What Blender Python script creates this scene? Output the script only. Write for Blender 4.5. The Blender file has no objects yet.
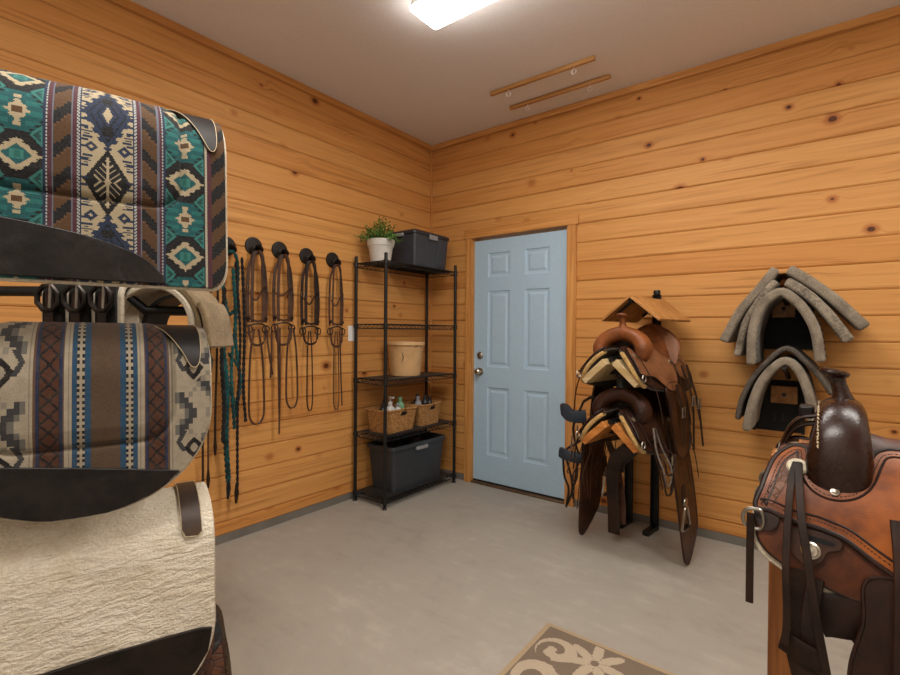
import bpy, math, random
import numpy as np
from mathutils import Vector, Matrix
from mathutils.geometry import delaunay_2d_cdt
PI = math.pi
SC = bpy.context.scene
COL = SC.collection

# ------------------------------------------------------------------ camera, light, exposure
cd = bpy.data.cameras.new('camera'); cam = bpy.data.objects.new('camera', cd); COL.objects.link(cam)
F = Vector((-0.61230607, 0.79055406, -0.01027407)); R_ = Vector((0.79053089, 0.61238072, 0.00712533)); U_ = R_.cross(F)
M = Matrix((R_, U_, -F)).transposed().to_4x4(); M.translation = Vector((2.84442337, -3.38140487, 1.27669454))
cam.matrix_world = M
cd.sensor_width = 36; cd.lens = 484.57 / 900 * 36; cd.clip_start = 0.02; cd.clip_end = 60
SC.camera = cam
w = bpy.data.worlds.new('world'); SC.world = w; w.use_nodes = True
w.node_tree.nodes['Background'].inputs[0].default_value = (1, .97, .93, 1)
w.node_tree.nodes['Background'].inputs[1].default_value = .15
SC.view_settings.view_transform = 'Standard'; SC.view_settings.look = 'None'
SC.view_settings.gamma = 1; SC.view_settings.use_curve_mapping = False
SC.view_settings.exposure = 0.40
LENS_EMIT = 22.0

def fill_lamp(x, y, sx, sy, power, z=2.87):
    l = bpy.data.lights.new('fill_lamp', 'AREA'); l.shape = 'RECTANGLE'; l.size = sx; l.size_y = sy
    l.energy = power; l.color = (1, .96, .90)
    o = bpy.data.objects.new('fill_lamp', l); COL.objects.link(o); o.location = (x, y, z)
fill_lamp(2.2, -3.1, 1.2, .25, 30)          # fill lamp added out of view, over the camera
fill_lamp(3.6, -1.6, 1.2, .25, 22)          # another unseen lamp added for fill, on the saddle stand side

# ------------------------------------------------------------------ small helpers
def lin(h):
    h = h.lstrip('#'); c = [int(h[i:i+2], 16) / 255 for i in (0, 2, 4)]
    return tuple((v / 12.92 if v <= .04045 else ((v + .055) / 1.055) ** 2.4) for v in c) + (1,)

class MB:
    def __init__(s): s.v = []; s.f = []; s.uv = []
    def add(s, vs, fs, uv=None):
        n = len(s.v); s.v += [tuple(map(float, q)) for q in vs]; s.f += [tuple(i + n for i in f) for f in fs]
        s.uv += list(uv) if uv is not None else [(0, 0)] * len(vs)
        return s
    def box(s, c, d, rot=None):
        c = Vector(c); hx, hy, hz = d[0] / 2, d[1] / 2, d[2] / 2
        vs = [Vector((x, y, z)) for x in (-hx, hx) for y in (-hy, hy) for z in (-hz, hz)]
        if rot is not None: vs = [rot @ q for q in vs]
        return s.add([q + c for q in vs], [(0, 1, 3, 2), (4, 6, 7, 5), (0, 4, 5, 1), (2, 3, 7, 6), (0, 2, 6, 4), (1, 5, 7, 3)])
    def bx(s, a, b):
        return s.box([(a[i] + b[i]) / 2 for i in range(3)], [abs(b[i] - a[i]) for i in range(3)])
    def tube(s, pts, r, n=8, closed=False, r2=None, side=None, cap=True):
        """round tube (r2 None) or flat strap: half width r along side, half thickness r2"""
        P = [Vector(p) for p in pts]; N = len(P); vs = []; prev = None
        for i in range(N):
            a = P[(i - 1) % N] if (closed or i) else P[0]; b = P[(i + 1) % N] if (closed or i < N - 1) else P[-1]
            t = (b - a)
            if t.length < 1e-9: t = Vector((0, 0, 1))
            t.normalize()
            if side is not None:
                sd = Vector(side) if not callable(side) else Vector(side(i / max(1, N - 1)))
                u = sd - t * sd.dot(t)
                if u.length < 1e-4: u = t.orthogonal()
            elif prev is None: u = t.orthogonal()
            else:
                u = prev - t * prev.dot(t)
                if u.length < 1e-6: u = t.orthogonal()
            u.normalize(); w_ = t.cross(u); prev = u
            ra = r(i / max(1, N - 1)) if callable(r) else r
            rb = ra if r2 is None else r2
            for k in range(n):
                an = 2 * PI * k / n
                cu, cw = math.cos(an), math.sin(an)
                if r2 is not None:
                    cu = math.copysign(abs(cu) ** .5, cu); cw = math.copysign(abs(cw) ** .5, cw)
                vs.append(P[i] + u * (ra * cu) + w_ * (rb * cw))
        fs = []
        for i in range(N if closed else N - 1):
            for k in range(n):
                a = i * n + k; b = i * n + (k + 1) % n; j = ((i + 1) % N) * n
                fs.append((a, b, j + (k + 1) % n, j + k))
        if not closed and cap: fs += [tuple(range(n))[::-1], tuple((N - 1) * n + k for k in range(n))]
        return s.add(vs, fs)
    def strap(s, pts, w_, t=.003, side=(0, 1, 0), closed=False):
        return s.tube(pts, w_ / 2, 8, closed, t / 2, side)
    def lathe(s, prof, c=(0, 0, 0), n=32, rot=None, sx=1, sy=1):
        vs = []; N = len(prof)
        for (r, z) in prof:
            for k in range(n):
                q = Vector((r * math.cos(2 * PI * k / n) * sx, r * math.sin(2 * PI * k / n) * sy, z))
                vs.append((rot @ q if rot is not None else q) + Vector(c))
        fs = [(i * n + k, i * n + (k + 1) % n, (i + 1) * n + (k + 1) % n, (i + 1) * n + k) for i in range(N - 1) for k in range(n)]
        fs += [tuple(range(n))[::-1], tuple((N - 1) * n + k for k in range(n))]
        return s.add(vs, fs)
    def loft(s, rings, cap0=True, cap1=True, closed=True):
        n = len(rings[0]); vs = [q for r in rings for q in r]; fs = []
        for i in range(len(rings) - 1):
            for k in range(n if closed else n - 1):
                fs.append((i * n + k, i * n + (k + 1) % n, (i + 1) * n + (k + 1) % n, (i + 1) * n + k))
        if cap0: fs.append(tuple(range(n))[::-1])
        if cap1: fs.append(tuple((len(rings) - 1) * n + k for k in range(n)))
        return s.add(vs, fs)
    def shell(s, top, bot, faces, uv=None):
        n = len(top); fs = [tuple(f) for f in faces] + [tuple(i + n for i in f)[::-1] for f in faces]
        cnt = {}
        for f in faces:
            for a, b in zip(f, f[1:] + f[:1]): cnt[(a, b)] = 1
        for (a, b) in cnt:
            if (b, a) not in cnt: fs.append((b, a, a + n, b + n))
        return s.add(list(top) + list(bot), fs, (list(uv) * 2) if uv is not None else None)
    def grid(s, P, nu, nv, t0, t1, uvf=None):
        """solid sheet over P(u,v), u and v in 0..1; t0/t1 numbers or functions of (u,v)"""
        h = 1e-3; top = []; bot = []; uv = []
        for i in range(nu + 1):
            for j in range(nv + 1):
                u, v = i / nu, j / nv; p = Vector(P(u, v))
                du = Vector(P(min(1, u + h), v)) - Vector(P(max(0, u - h), v)); dv = Vector(P(u, min(1, v + h))) - Vector(P(u, max(0, v - h)))
                nn = du.cross(dv); nn = nn.normalized() if nn.length > 1e-12 else Vector((0, 0, 1))
                a = t0(u, v) if callable(t0) else t0; b = t1(u, v) if callable(t1) else t1
                top.append(p + nn * b); bot.append(p + nn * a); uv.append(uvf(u, v) if uvf else (u, v))
        fs = [(i * (nv + 1) + j, (i + 1) * (nv + 1) + j, (i + 1) * (nv + 1) + j + 1, i * (nv + 1) + j + 1) for i in range(nu) for j in range(nv)]
        return s.shell(top, bot, fs, uv)
    def poly(s, outline, mapf, t0, t1, step=.012, flip=False):
        """solid sheet of an arbitrary outline in (a,b); mapf(a,b) -> point; thickness along the normal"""
        ol = densify(outline, step); n = len(ol)
        xs = [p[0] for p in ol]; ys = [p[1] for p in ol]
        pts = [Vector(p) for p in ol]
        i0, i1 = int(min(xs) / step) - 1, int(max(xs) / step) + 1; j0, j1 = int(min(ys) / step) - 1, int(max(ys) / step) + 1
        A = np.array(ol)
        for i in range(i0, i1 + 1):
            for j in range(j0, j1 + 1):
                q = ((i + .5 * (j % 2)) * step, j * step)
                if inside(q, ol) and ((A - q) ** 2).sum(1).min() > (.55 * step) ** 2: pts.append(Vector(q))
        r = delaunay_2d_cdt(pts, [], [list(range(n))], 1, 1e-7)
        vv, ff = r[0], [list(f) for f in r[2]]
        top = []; bot = []; h = 5e-4
        for q in vv:
            p = Vector(mapf(q.x, q.y)); du = Vector(mapf(q.x + h, q.y)) - Vector(mapf(q.x - h, q.y)); dv = Vector(mapf(q.x, q.y + h)) - Vector(mapf(q.x, q.y - h))
            nn = du.cross(dv).normalized()
            if flip: nn = -nn
            b = t1(q.x, q.y) if callable(t1) else t1
            top.append(p + nn * b); bot.append(p + nn * t0)
        if flip: ff = [f[::-1] for f in ff]
        return s.shell(top, bot, [tuple(f) for f in ff], [(q.x, q.y) for q in vv])
    def build(s, name, mat=None, parent=None, smooth=True, bevel=0, seg=2, angle=35, label=None, sub=0):
        me = bpy.data.meshes.new(name); me.from_pydata(s.v, [], s.f); me.update()
        l = me.uv_layers.new(name='UVMap'); vi = np.empty(len(me.loops), dtype=np.int32); me.loops.foreach_get('vertex_index', vi)
        l.data.foreach_set('uv', np.array(s.uv, dtype=np.float32)[vi].ravel())
        import bmesh
        bm = bmesh.new(); bm.from_mesh(me); bmesh.ops.recalc_face_normals(bm, faces=bm.faces); bm.to_mesh(me); bm.free()
        if smooth:
            me.polygons.foreach_set('use_smooth', [True] * len(me.polygons)); me.set_sharp_from_angle(angle=math.radians(angle))
        o = bpy.data.objects.new(name, me); COL.objects.link(o)
        if mat: me.materials.append(mat)
        if parent is not None: o.parent = parent
        if bevel:
            m = o.modifiers.new('bevel', 'BEVEL'); m.width = bevel; m.segments = seg; m.limit_method = 'ANGLE'; m.angle_limit = math.radians(40); m.harden_normals = False
        if sub:
            m = o.modifiers.new('sub', 'SUBSURF'); m.levels = sub; m.render_levels = sub
        if label: o['label'] = label
        return o

def inside(q, ol):
    x, y = q; c = False; n = len(ol)
    for i in range(n):
        x1, y1 = ol[i]; x2, y2 = ol[i - 1]
        if (y1 > y) != (y2 > y) and x < (x2 - x1) * (y - y1) / (y2 - y1) + x1: c = not c
    return c
def densify(ol, step):
    out = []
    for i in range(len(ol)):
        a = np.array(ol[i]); b = np.array(ol[(i + 1) % len(ol)]); n = max(1, int(round(np.linalg.norm(b - a) / step)))
        out += [tuple(a + (b - a) * k / n) for k in range(n)]
    return out
def spline(pts, n=8, closed=False):
    P = [np.array(p, float) for p in pts]; N = len(P); out = []
    for i in range(N if closed else N - 1):
        p0 = P[(i - 1) % N] if (closed or i) else 2 * P[0] - P[1]; p1 = P[i]; p2 = P[(i + 1) % N]
        p3 = P[(i + 2) % N] if (closed or i < N - 2) else 2 * P[-1] - P[-2]
        for k in range(n):
            t = k / n
            out.append(tuple(.5 * (2 * p1 + (p2 - p0) * t + (2 * p0 - 5 * p1 + 4 * p2 - p3) * t * t + (3 * p1 - p0 - 3 * p2 + p3) * t ** 3)))
    if not closed: out.append(tuple(P[-1]))
    return out
def rrect(hx, hy, r, z, n=6, c=(0, 0)):
    out = []
    for (sx, sy, a0) in ((1, 1, 0), (-1, 1, 90), (-1, -1, 180), (1, -1, 270)):
        for k in range(n + 1):
            a = math.radians(a0 + 90 * k / n); out.append((c[0] + sx * (hx - r) + r * math.cos(a), c[1] + sy * (hy - r) + r * math.sin(a), z))
    return out
def arc(c, r, a0, a1, n, pl='xz'):
    o = []
    for k in range(n + 1):
        a = math.radians(a0 + (a1 - a0) * k / n); p = r * math.cos(a), r * math.sin(a)
        o.append((c[0] + p[0], c[1], c[2] + p[1]) if pl == 'xz' else (c[0] + p[0], c[1] + p[1], c[2]) if pl == 'xy' else (c[0], c[1] + p[0], c[2] + p[1]))
    return o

def tag(o, label, cat, group=None, kind=None):
    o['label'] = label; o['category'] = cat
    if group: o['group'] = group
    if kind: o['kind'] = kind
    return o
def struct(o, label=None):
    o['kind'] = 'structure'
    if label: o['label'] = label
    return o
def thing(name, label, cat, loc=(0, 0, 0), rz=0, group=None):
    o = bpy.data.objects.new(name, None); COL.objects.link(o); o.empty_display_size = .1
    o.location = loc; o.rotation_euler = (0, 0, rz)
    return tag(o, label, cat, group)
def dup(root, loc, rz, label):
    r = root.copy(); COL.objects.link(r); r.location = loc; r.rotation_euler = (0, 0, rz); r['label'] = label
    for ch in list(root.children):
        c = ch.copy(); COL.objects.link(c); c.parent = r
        for g in ch.children:
            d = g.copy(); COL.objects.link(d); d.parent = c
    return r

# ------------------------------------------------------------------ node expressions
class E:
    nt = None
    def __init__(s, x): s.x = x
    @staticmethod
    def op(o, *a, clamp=False):
        n = E.nt.nodes.new('ShaderNodeMath'); n.operation = o; n.use_clamp = clamp
        for i, q in enumerate(a):
            q = q.x if isinstance(q, E) else q
            if isinstance(q, (int, float)): n.inputs[i].default_value = q
            else: E.nt.links.new(q, n.inputs[i])
        return E(n.outputs[0])
    def __add__(s, o): return E.op('ADD', s, o)
    __radd__ = __add__
    def __sub__(s, o): return E.op('SUBTRACT', s, o)
    def __rsub__(s, o): return E.op('SUBTRACT', o, s)
    def __mul__(s, o): return E.op('MULTIPLY', s, o)
    __rmul__ = __mul__
    def __truediv__(s, o): return E.op('DIVIDE', s, o)
    def __rtruediv__(s, o): return E.op('DIVIDE', o, s)
    def __lt__(s, o): return E.op('LESS_THAN', s, o)
    def __gt__(s, o): return E.op('GREATER_THAN', s, o)
    def __neg__(s): return E.op('MULTIPLY', s, -1)
def fl(a): return E.op('FLOOR', a)
def fr(a): return E.op('FRACT', a)
def ab(a): return E.op('ABSOLUTE', a)
def mn(a, b): return E.op('MINIMUM', a, b)
def mx(a, b): return E.op('MAXIMUM', a, b)
def pw(a, b): return E.op('POWER', a, b)
def sn(a): return E.op('SINE', a)
def cs(a): return E.op('COSINE', a)
def sq(a): return E.op('SQRT', a)
def md(a, b): return E.op('FLOORED_MODULO', a, b)
def sm(a, lo, hi):
    n = E.nt.nodes.new('ShaderNodeMapRange'); n.interpolation_type = 'SMOOTHSTEP'
    E.nt.links.new(a.x, n.inputs[0]); n.inputs[1].default_value = lo; n.inputs[2].default_value = hi
    return E(n.outputs[0])
def band(a, lo, hi): return (a > lo) * (a < hi)
def vec(x, y=0., z=0.):
    n = E.nt.nodes.new('ShaderNodeCombineXYZ')
    for i, q in enumerate((x, y, z)):
        if isinstance(q, E): E.nt.links.new(q.x, n.inputs[i])
        else: n.inputs[i].default_value = q
    return n.outputs[0]
def noise(v, scale, detail=3, rough=.55, dist=0):
    n = E.nt.nodes.new('ShaderNodeTexNoise'); E.nt.links.new(v, n.inputs['Vector'])
    n.inputs['Scale'].default_value = scale; n.inputs['Detail'].default_value = detail; n.inputs['Roughness'].default_value = rough; n.inputs['Distortion'].default_value = dist
    return E(n.outputs[0])
def white(v):
    n = E.nt.nodes.new('ShaderNodeTexWhiteNoise'); n.noise_dimensions = '3D'; E.nt.links.new(v, n.inputs['Vector']); return E(n.outputs[0])
def voronoi(v, scale=1, feature='F1', rand=1.0):
    n = E.nt.nodes.new('ShaderNodeTexVoronoi'); n.feature = feature; E.nt.links.new(v, n.inputs['Vector']); n.inputs['Scale'].default_value = scale
    n.inputs['Randomness'].default_value = rand
    return n
def mix(f, a, b):
    n = E.nt.nodes.new('ShaderNodeMix'); n.data_type = 'RGBA'
    if isinstance(f, E): E.nt.links.new(f.x, n.inputs[0])
    else: n.inputs[0].default_value = f
    for i, q in ((6, a), (7, b)):
        if isinstance(q, tuple): n.inputs[i].default_value = q
        elif isinstance(q, str): n.inputs[i].default_value = lin(q)
        else: E.nt.links.new(q, n.inputs[i])
    return n.outputs[2]
def ramp(f, stops):
    c = stops[0][1]
    for (p0, _), (p1, c1) in zip(stops, stops[1:]): c = mix(sm(f, p0, p1), c, c1)
    return c
def newmat(name, rough=.5, spec=.5, metal=0):
    m = bpy.data.materials.new(name); m.use_nodes = True; E.nt = m.node_tree
    b = m.node_tree.nodes['Principled BSDF']; b.inputs['Roughness'].default_value = rough; b.inputs['Metallic'].default_value = metal
    b.inputs['Specular IOR Level'].default_value = spec
    return m, b
def setc(b, c):
    if isinstance(c, (tuple, str)): b.inputs['Base Color'].default_value = c if isinstance(c, tuple) else lin(c)
    else: E.nt.links.new(c, b.inputs['Base Color'])
def setr(b, e): E.nt.links.new(e.x, b.inputs['Roughness'])
def bump(b, e, strength=.3, dist=.002):
    n = E.nt.nodes.new('ShaderNodeBump'); n.inputs['Strength'].default_value = strength; n.inputs['Distance'].default_value = dist
    E.nt.links.new(e.x, n.inputs['Height']); E.nt.links.new(n.outputs[0], b.inputs['Normal'])
def coords(kind='Object'):
    n = E.nt.nodes.new('ShaderNodeTexCoord'); s = E.nt.nodes.new('ShaderNodeSeparateXYZ'); E.nt.links.new(n.outputs[kind], s.inputs[0])
    return n.outputs[kind], E(s.outputs[0]), E(s.outputs[1]), E(s.outputs[2])

# ------------------------------------------------------------------ materials
PITCH = .1394; Z0 = .127
def wall_wood(name, axis):
    m, b = newmat(name, .42, .28); v, x, y, z = coords(); a = x if axis == 'x' else y
    q = (z - Z0) / PITCH; row = fl(q); zl = fr(q)
    r1 = white(vec(row, 3.3 if axis == 'x' else 8.1)); seg = 1.5
    r2 = white(vec(row, seg, 5.5)); r3 = white(vec(row, seg, 9.1))
    # knots: one candidate per cell along the board
    kx = a / .22 + r2 * 31; kv = voronoi(vec(kx * .82, row * 7.3 + zl * (PITCH / .22)), 1.0)
    kd = E(kv.outputs['Distance']) * .22; sp = E.nt.nodes.new('ShaderNodeSeparateColor'); E.nt.links.new(kv.outputs['Color'], sp.inputs[0])
    kr = pw(E(sp.outputs[0]), 1.7) * .016 + .005
    wob = noise(vec(a, z), 60, 2) - .5
    kn = (kd + wob * .006) / kr
    present = E(sp.outputs[1]) > .08
    # grain, bent around the knots
    bend = sm(0 - kd, -.07, 0) * .03
    zz = z + bend * (E(sp.outputs[2]) - .5) * 2
    g1 = noise(vec(a * .55 + r2 * 40, zz * 26, row), 1.0, 4, .6, .3)
    g2 = noise(vec(a * 3 + r3 * 40, zz * 150, row), 1.0, 2, .5)
    # cathedral figure
    w1 = noise(vec(a * .45 + r3 * 17, zz * 10, row * 2.1), 1.0, 2, .5)
    rings = sn(w1 * 60) * .5 + .5
    tone = g1 * .60 + g2 * .22 + rings * .12 + .04
    c = ramp(tone, [(.25, lin('#dea868')), (.50, lin('#cc8e4c')), (.72, lin('#a26531'))])
    c = mix(r1 * .38, c, lin('#c98442')); c = mix(r3 * .3, c, lin('#e8b671'))
    strk = sm(noise(vec(a * 1.3 + r2 * 11, zz * 45, row + 9.), 1.0, 2, .5), .62, .74)
    c = mix(strk * .45, c, lin('#8f4f1d'))
    halo = sm(0 - kn, -2.7, -.9) * present
    c = mix(halo * .7, c, lin('#9a4c1a'))
    core = sm(0 - kn, -1.15, -.75) * present
    c = mix(core * .92, c, lin('#4c230d'))
    setc(b, c); setr(b, .44 + g1 * .16)
    bump(b, g2 * .5 + g1 * .5, .12, .0012)
    return m
def trim_wood(name, base='#dca05c', dark='#b57538', axis='z', sc=1.0):
    m, b = newmat(name, .45, .4); v, x, y, z = coords()
    d = {'x': (.9, 22, 22), 'y': (22, .9, 22), 'z': (22, 22, .9)}[axis]
    g = noise(vec(x * (d[0] * sc), y * (d[1] * sc), z * (d[2] * sc)), 1.6, 4, .6, .8)
    kd = E(voronoi(vec(x * 3, y * 3, z * 3), 1.0).outputs['Distance'])
    c = ramp(g, [(.3, lin(base)), (.7, lin(dark))]); c = mix(sm(0 - kd, -.075, -.04) * .8, c, lin('#5e3010'))
    setc(b, c); bump(b, g, .1, .001); return m
def plain(name, col, rough=.5, metal=0, spec=.5, var=.15, sc=30, bs=.1, bd=.001):
    m, b = newmat(name, rough, spec, metal); v, x, y, z = coords(); n = noise(v, sc, 4)
    c0 = lin(col); dk = tuple(q * (1 - 2 * var) for q in c0[:3]) + (1,); lt = tuple(min(1, q * (1 + var)) for q in c0[:3]) + (1,)
    setc(b, ramp(n, [(.3, dk), (.7, lt)]))
    if bs: bump(b, n, bs, bd)
    return m
def leather(name, col, dark, rough=.4, tool=0, sc=1.0, amt=.5, spec=.32, wr=0):
    m, b = newmat(name, rough, spec); v, x, y, z = coords()
    n = noise(v, 9 * sc, 4, .6); n2 = noise(v, 45 * sc, 3, .6); gr = E(voronoi(v, 420).outputs['Distance'])
    c = mix(sm(n * .75 + n2 * .25, .5 - .16 / max(amt, .1) * .5, .5 + .2) * 1.0, lin(col), lin(dark))
    h = gr * .35 + n2 * .3
    if tool:
        vo = voronoi(v, tool, 'DISTANCE_TO_EDGE'); e = E(vo.outputs['Distance']); t = sm(e, .0, .12)
        c = mix((1 - t) * .65, c, lin(dark)); h = h + t * 1.5
    if wr: h = h * .12 + noise(v, 11, 2, .5, 1.2) * 1.0
    setc(b, c); setr(b, rough - .08 + n2 * .2); bump(b, h, .5 if wr else .35, .012 if wr else .0012)
    return m
def felt(name, col, dark, sc=120, bs=.7, bd=.004):
    m, b = newmat(name, .95, .1); v, x, y, z = coords(); n = noise(v, sc, 4, .65); n2 = noise(v, 14, 3)
    setc(b, mix(sm(n2 * .5 + n * .5, .36, .64), lin(col), lin(dark))); bump(b, n + n2 * .5, bs, bd)
    b.inputs['Sheen Weight'].default_value = .15
    return m

M_wallL = wall_wood('pine_boards_left', 'y'); M_wallB = wall_wood('pine_boards_back', 'x')
M_trimx = trim_wood('pine_trim_x', axis='x'); M_trimy = trim_wood('pine_trim_y', axis='y', base='#d2954f'); M_trimz = trim_wood('pine_trim_z', axis='z')
M_post = trim_wood('stand_wood', '#aa6a32', '#7c4820', 'z'); M_board = trim_wood('rack_board', '#c08a50', '#99642f', 'y', .6)
M_boardpale = trim_wood('rack_board_pale', '#d6c096', '#b89a68', 'y', .6)
M_rod = trim_wood('rod_wood', '#c99a63', '#a9743d', 'x')
M_black = plain('black_powder_coat', '#141414', .45, .2, var=.1)
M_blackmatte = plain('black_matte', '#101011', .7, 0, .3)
M_darkmetal = plain('dark_metal', '#3a3532', .4, .9)
M_steel = plain('worn_steel', '#a59f96', .32, 1, var=.1)
M_silver = plain('silver', '#cfc6b6', .28, 1, var=.15, sc=80)
M_brass = plain('brass', '#b08a4a', .3, 1)
M_white = plain('white_paint', '#eceae6', .4, var=.02)
M_door = plain('blue_door_paint', '#aecadf', .42, var=.02, sc=60, bs=.05)
M_alu = plain('threshold_bronze', '#7d6650', .45, .6)

m, b = newmat('ceiling_paint', .9, .2); v, x, y, z = coords(); n = noise(v, 120, 4, .7); n2 = noise(v, .7, 2)
setc(b, ramp(n * .7 + n2 * .3, [(.3, lin('#ded8d5')), (.7, lin('#e8e4e1'))])); bump(b, n, .35, .004); M_ceil = m
m, b = newmat('concrete_floor', .62, .35); v, x, y, z = coords()
n = noise(v, 1.3, 6, .62, .6); n2 = noise(v, 9, 5, .7); n3 = noise(v, 160, 2); n4 = noise(vec(x * 1.0, y * 6.0, z), 3, 3)
c = ramp(n * .5 + n2 * .3 + n4 * .2, [(.34, lin('#958e83')), (.5, lin('#a39c91')), (.66, lin('#b0a99e'))])
c = mix(sm(n3, .66, .74) * .25, c, lin('#6f6a62')); setc(b, c); setr(b, .5 + n2 * .2); bump(b, n3 * .4 + n2 * .6, .1, .0015); M_floor = m
M_drywall = plain('white_bounce_wall', '#d9d4cc', .8, var=.02)  # unseen walls made white for a brighter, more neutral bounce
M_curb = plain('concrete_curb', '#77726a', .8, 0, .2, var=.06, sc=8)
# ------------------------------------------------------------------ the room
H = 2.963; RX = 4.6; NY = -3.95
struct(MB().bx((-.15, NY - .15, -.06), (RX + .15, .2, 0)).build('floor', M_floor), 'grey beige polished concrete floor')
struct(MB().bx((-.15, NY - .15, H), (RX + .15, .2, H + .06)).build('ceiling', M_ceil), 'off white textured plaster ceiling')
def board_wall(kind, lo, hi, holes, zlo=.05, zhi=H, outs=1, fix=0):
    """horizontal boards; each has a chamfer so the joints read as dark lines"""
    mb = MB(); k0 = -1
    edges = [zlo] + [Z0 + PITCH * k for k in range(0, 22) if zlo + .02 < Z0 + PITCH * k < zhi - .01] + [zhi]
    g = .0036; c = .0055
    for za, zb in zip(edges, edges[1:]):
        spans = [(lo, hi)]
        for (h0, h1, hz) in holes:
            if za < hz - .03: spans = [q for s in spans for q in (((s[0], h0), (h1, s[1])) if s[0] < h0 < s[1] else (s,))]
        for (s0, s1) in spans:
            pr = [(-.018, za), (-c, za), (0, za + g + c), (0, zb - c), (-c, zb - g * .6), (-.018, zb - g * .6)]
            vs = []
            for a in (s0, s1):
                for (d, z) in pr:
                    vs.append((fix + outs * d, a, z) if kind == 'x' else (a, fix - outs * d, z))
            n = 6; fs = [(i, (i + 1) % n, n + (i + 1) % n, n + i) for i in range(n)] + [tuple(range(n))[::-1], tuple(range(n, 2 * n))]
            mb.add(vs, fs)
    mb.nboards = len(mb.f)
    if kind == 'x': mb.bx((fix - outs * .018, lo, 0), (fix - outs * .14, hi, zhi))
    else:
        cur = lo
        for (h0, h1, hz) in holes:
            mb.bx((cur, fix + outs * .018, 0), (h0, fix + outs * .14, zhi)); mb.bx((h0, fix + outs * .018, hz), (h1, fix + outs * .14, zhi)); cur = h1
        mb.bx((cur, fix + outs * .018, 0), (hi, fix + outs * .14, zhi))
    return mb
M_gapshade = plain('gap_shade_backing', '#1c120a', .9, 0, .1)  # near-black colour paints the shade in the gaps between boards
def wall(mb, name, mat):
    n = mb.nboards; o = mb.build(name, mat, smooth=False); o.data.materials.append(M_gapshade)
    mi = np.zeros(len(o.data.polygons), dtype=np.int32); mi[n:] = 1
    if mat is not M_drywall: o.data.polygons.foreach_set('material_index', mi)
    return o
DX0, DX1, DZ = .468, 1.316, 2.075
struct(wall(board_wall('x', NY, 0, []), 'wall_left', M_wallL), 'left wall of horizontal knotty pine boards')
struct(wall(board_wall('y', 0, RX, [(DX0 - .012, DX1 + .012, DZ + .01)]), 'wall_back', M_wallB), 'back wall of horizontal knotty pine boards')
struct(wall(board_wall('x', NY, 0, [], outs=-1, fix=RX), 'wall_right', M_drywall), 'unseen right wall, white for neutral bounce')
struct(wall(board_wall('y', 0, RX, [], outs=-1, fix=NY), 'wall_near', M_drywall), 'unseen near wall, white for neutral bounce')
# concrete curb under the boards
struct(MB().bx((-.016, NY, 0), (-.004, 0, .052)).build('baseboard_left', M_curb), 'grey concrete curb under the left wall boards')
mb = MB().bx((0, .004, 0), (DX0 - .07, .017, .052)); mb.bx((DX1 + .08, .004, 0), (RX, .017, .052))
struct(mb.build('baseboard_back', M_curb), 'grey concrete curb under the back wall boards')
# crown strips and corner strip
struct(MB().bx((0, NY, 2.918), (.017, -.017, H)).build('trim_1', M_trimy, bevel=.003), 'pine crown strip along the left wall')
struct(MB().bx((0, -.017, 2.918), (RX, 0, H)).build('trim_2', M_trimx, bevel=.003), 'pine crown strip along the back wall')
struct(MB().bx((0, -.016, .052), (.016, 0, 2.918)).build('trim_3', M_trimz, bevel=.004), 'slim pine strip in the room corner')
# door casing
c0, c1 = .400, 1.398
mb = MB().bx((c0, -.018, 0), (c0 + .066, 0, 2.075)); struct(mb.build('trim_4', M_trimz, bevel=.003), 'left pine casing of the blue door')
mb = MB().bx((c1 - .066, -.018, 0), (c1, 0, 2.075)); struct(mb.build('trim_5', M_trimz, bevel=.003), 'right pine casing of the blue door')
mb = MB().bx((c0 - .01, -.020, 2.075), (c1 + .014, 0, 2.150)); struct(mb.build('trim_6', M_trimx, bevel=.003), 'pine casing over the blue door')
mb = MB().bx((DX0 - .012, 0, 0), (DX0 - .001, .12, DZ)); mb.bx((DX1 + .001, 0, 0), (DX1 + .012, .12, DZ)); mb.bx((DX0 - .012, 0, DZ), (DX1 + .012, .12, DZ + .01))
struct(mb.build('trim_7', M_trimz), 'pine door jamb around the blue door')
struct(MB().bx((DX0, -.012, 0), (DX1, .12, .018)).build('trim_8', M_alu, bevel=.004), 'bronze door threshold')
# door: six raised panels
door = MB(); yf = .022
xs = [DX0 + .002, .606, .818, .956, 1.170, DX1 - .002]; zs = [.03, .252, .822, .990, 1.625, 1.742, 1.942, DZ - .022]
def rect(x0, x1, z0, z1, y): return [(x0, y, z0), (x1, y, z0), (x1, y, z1), (x0, y, z1)]
for i in range(5):
    for j in range(7):
        x0, x1, z0, z1 = xs[i], xs[i+1], zs[j], zs[j+1]
        if i in (1, 3) and j in (1, 3, 5):
            seq = [(0, 0), (.006, .007), (.022, .010), (.026, .010), (.044, .0035), (.046, .0035)]
            rings = [rect(x0 + d, x1 - d, z0 + d, z1 - d, yf + y) for d, y in seq]
            door.loft(rings, cap0=False)
        else: door.add(rect(x0, x1, z0, z1, yf), [(0, 1, 2, 3)])
door.add(rect(xs[0], xs[-1], zs[0], zs[-1], yf) + rect(xs[0], xs[-1], zs[0], zs[-1], yf + .044), [(0, 4, 5, 1), (1, 5, 6, 2), (2, 6, 7, 3), (3, 7, 4, 0), (4, 7, 6, 5)])
door = struct(door.build('door_1', M_door, smooth=False), 'pale blue six panel door with a steel knob')
ry = Matrix.Rotation(PI / 2, 3, 'X')
k = MB().lathe([(.032, 0), (.032, .006), (.014, .009), (.012, .028), (.020, .034), (.027, .044), (.026, .054), (.016, .062), (.001, .063)], (.535, yf, .948), 24, ry)
k.build('door_knob', M_silver, door)
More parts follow.
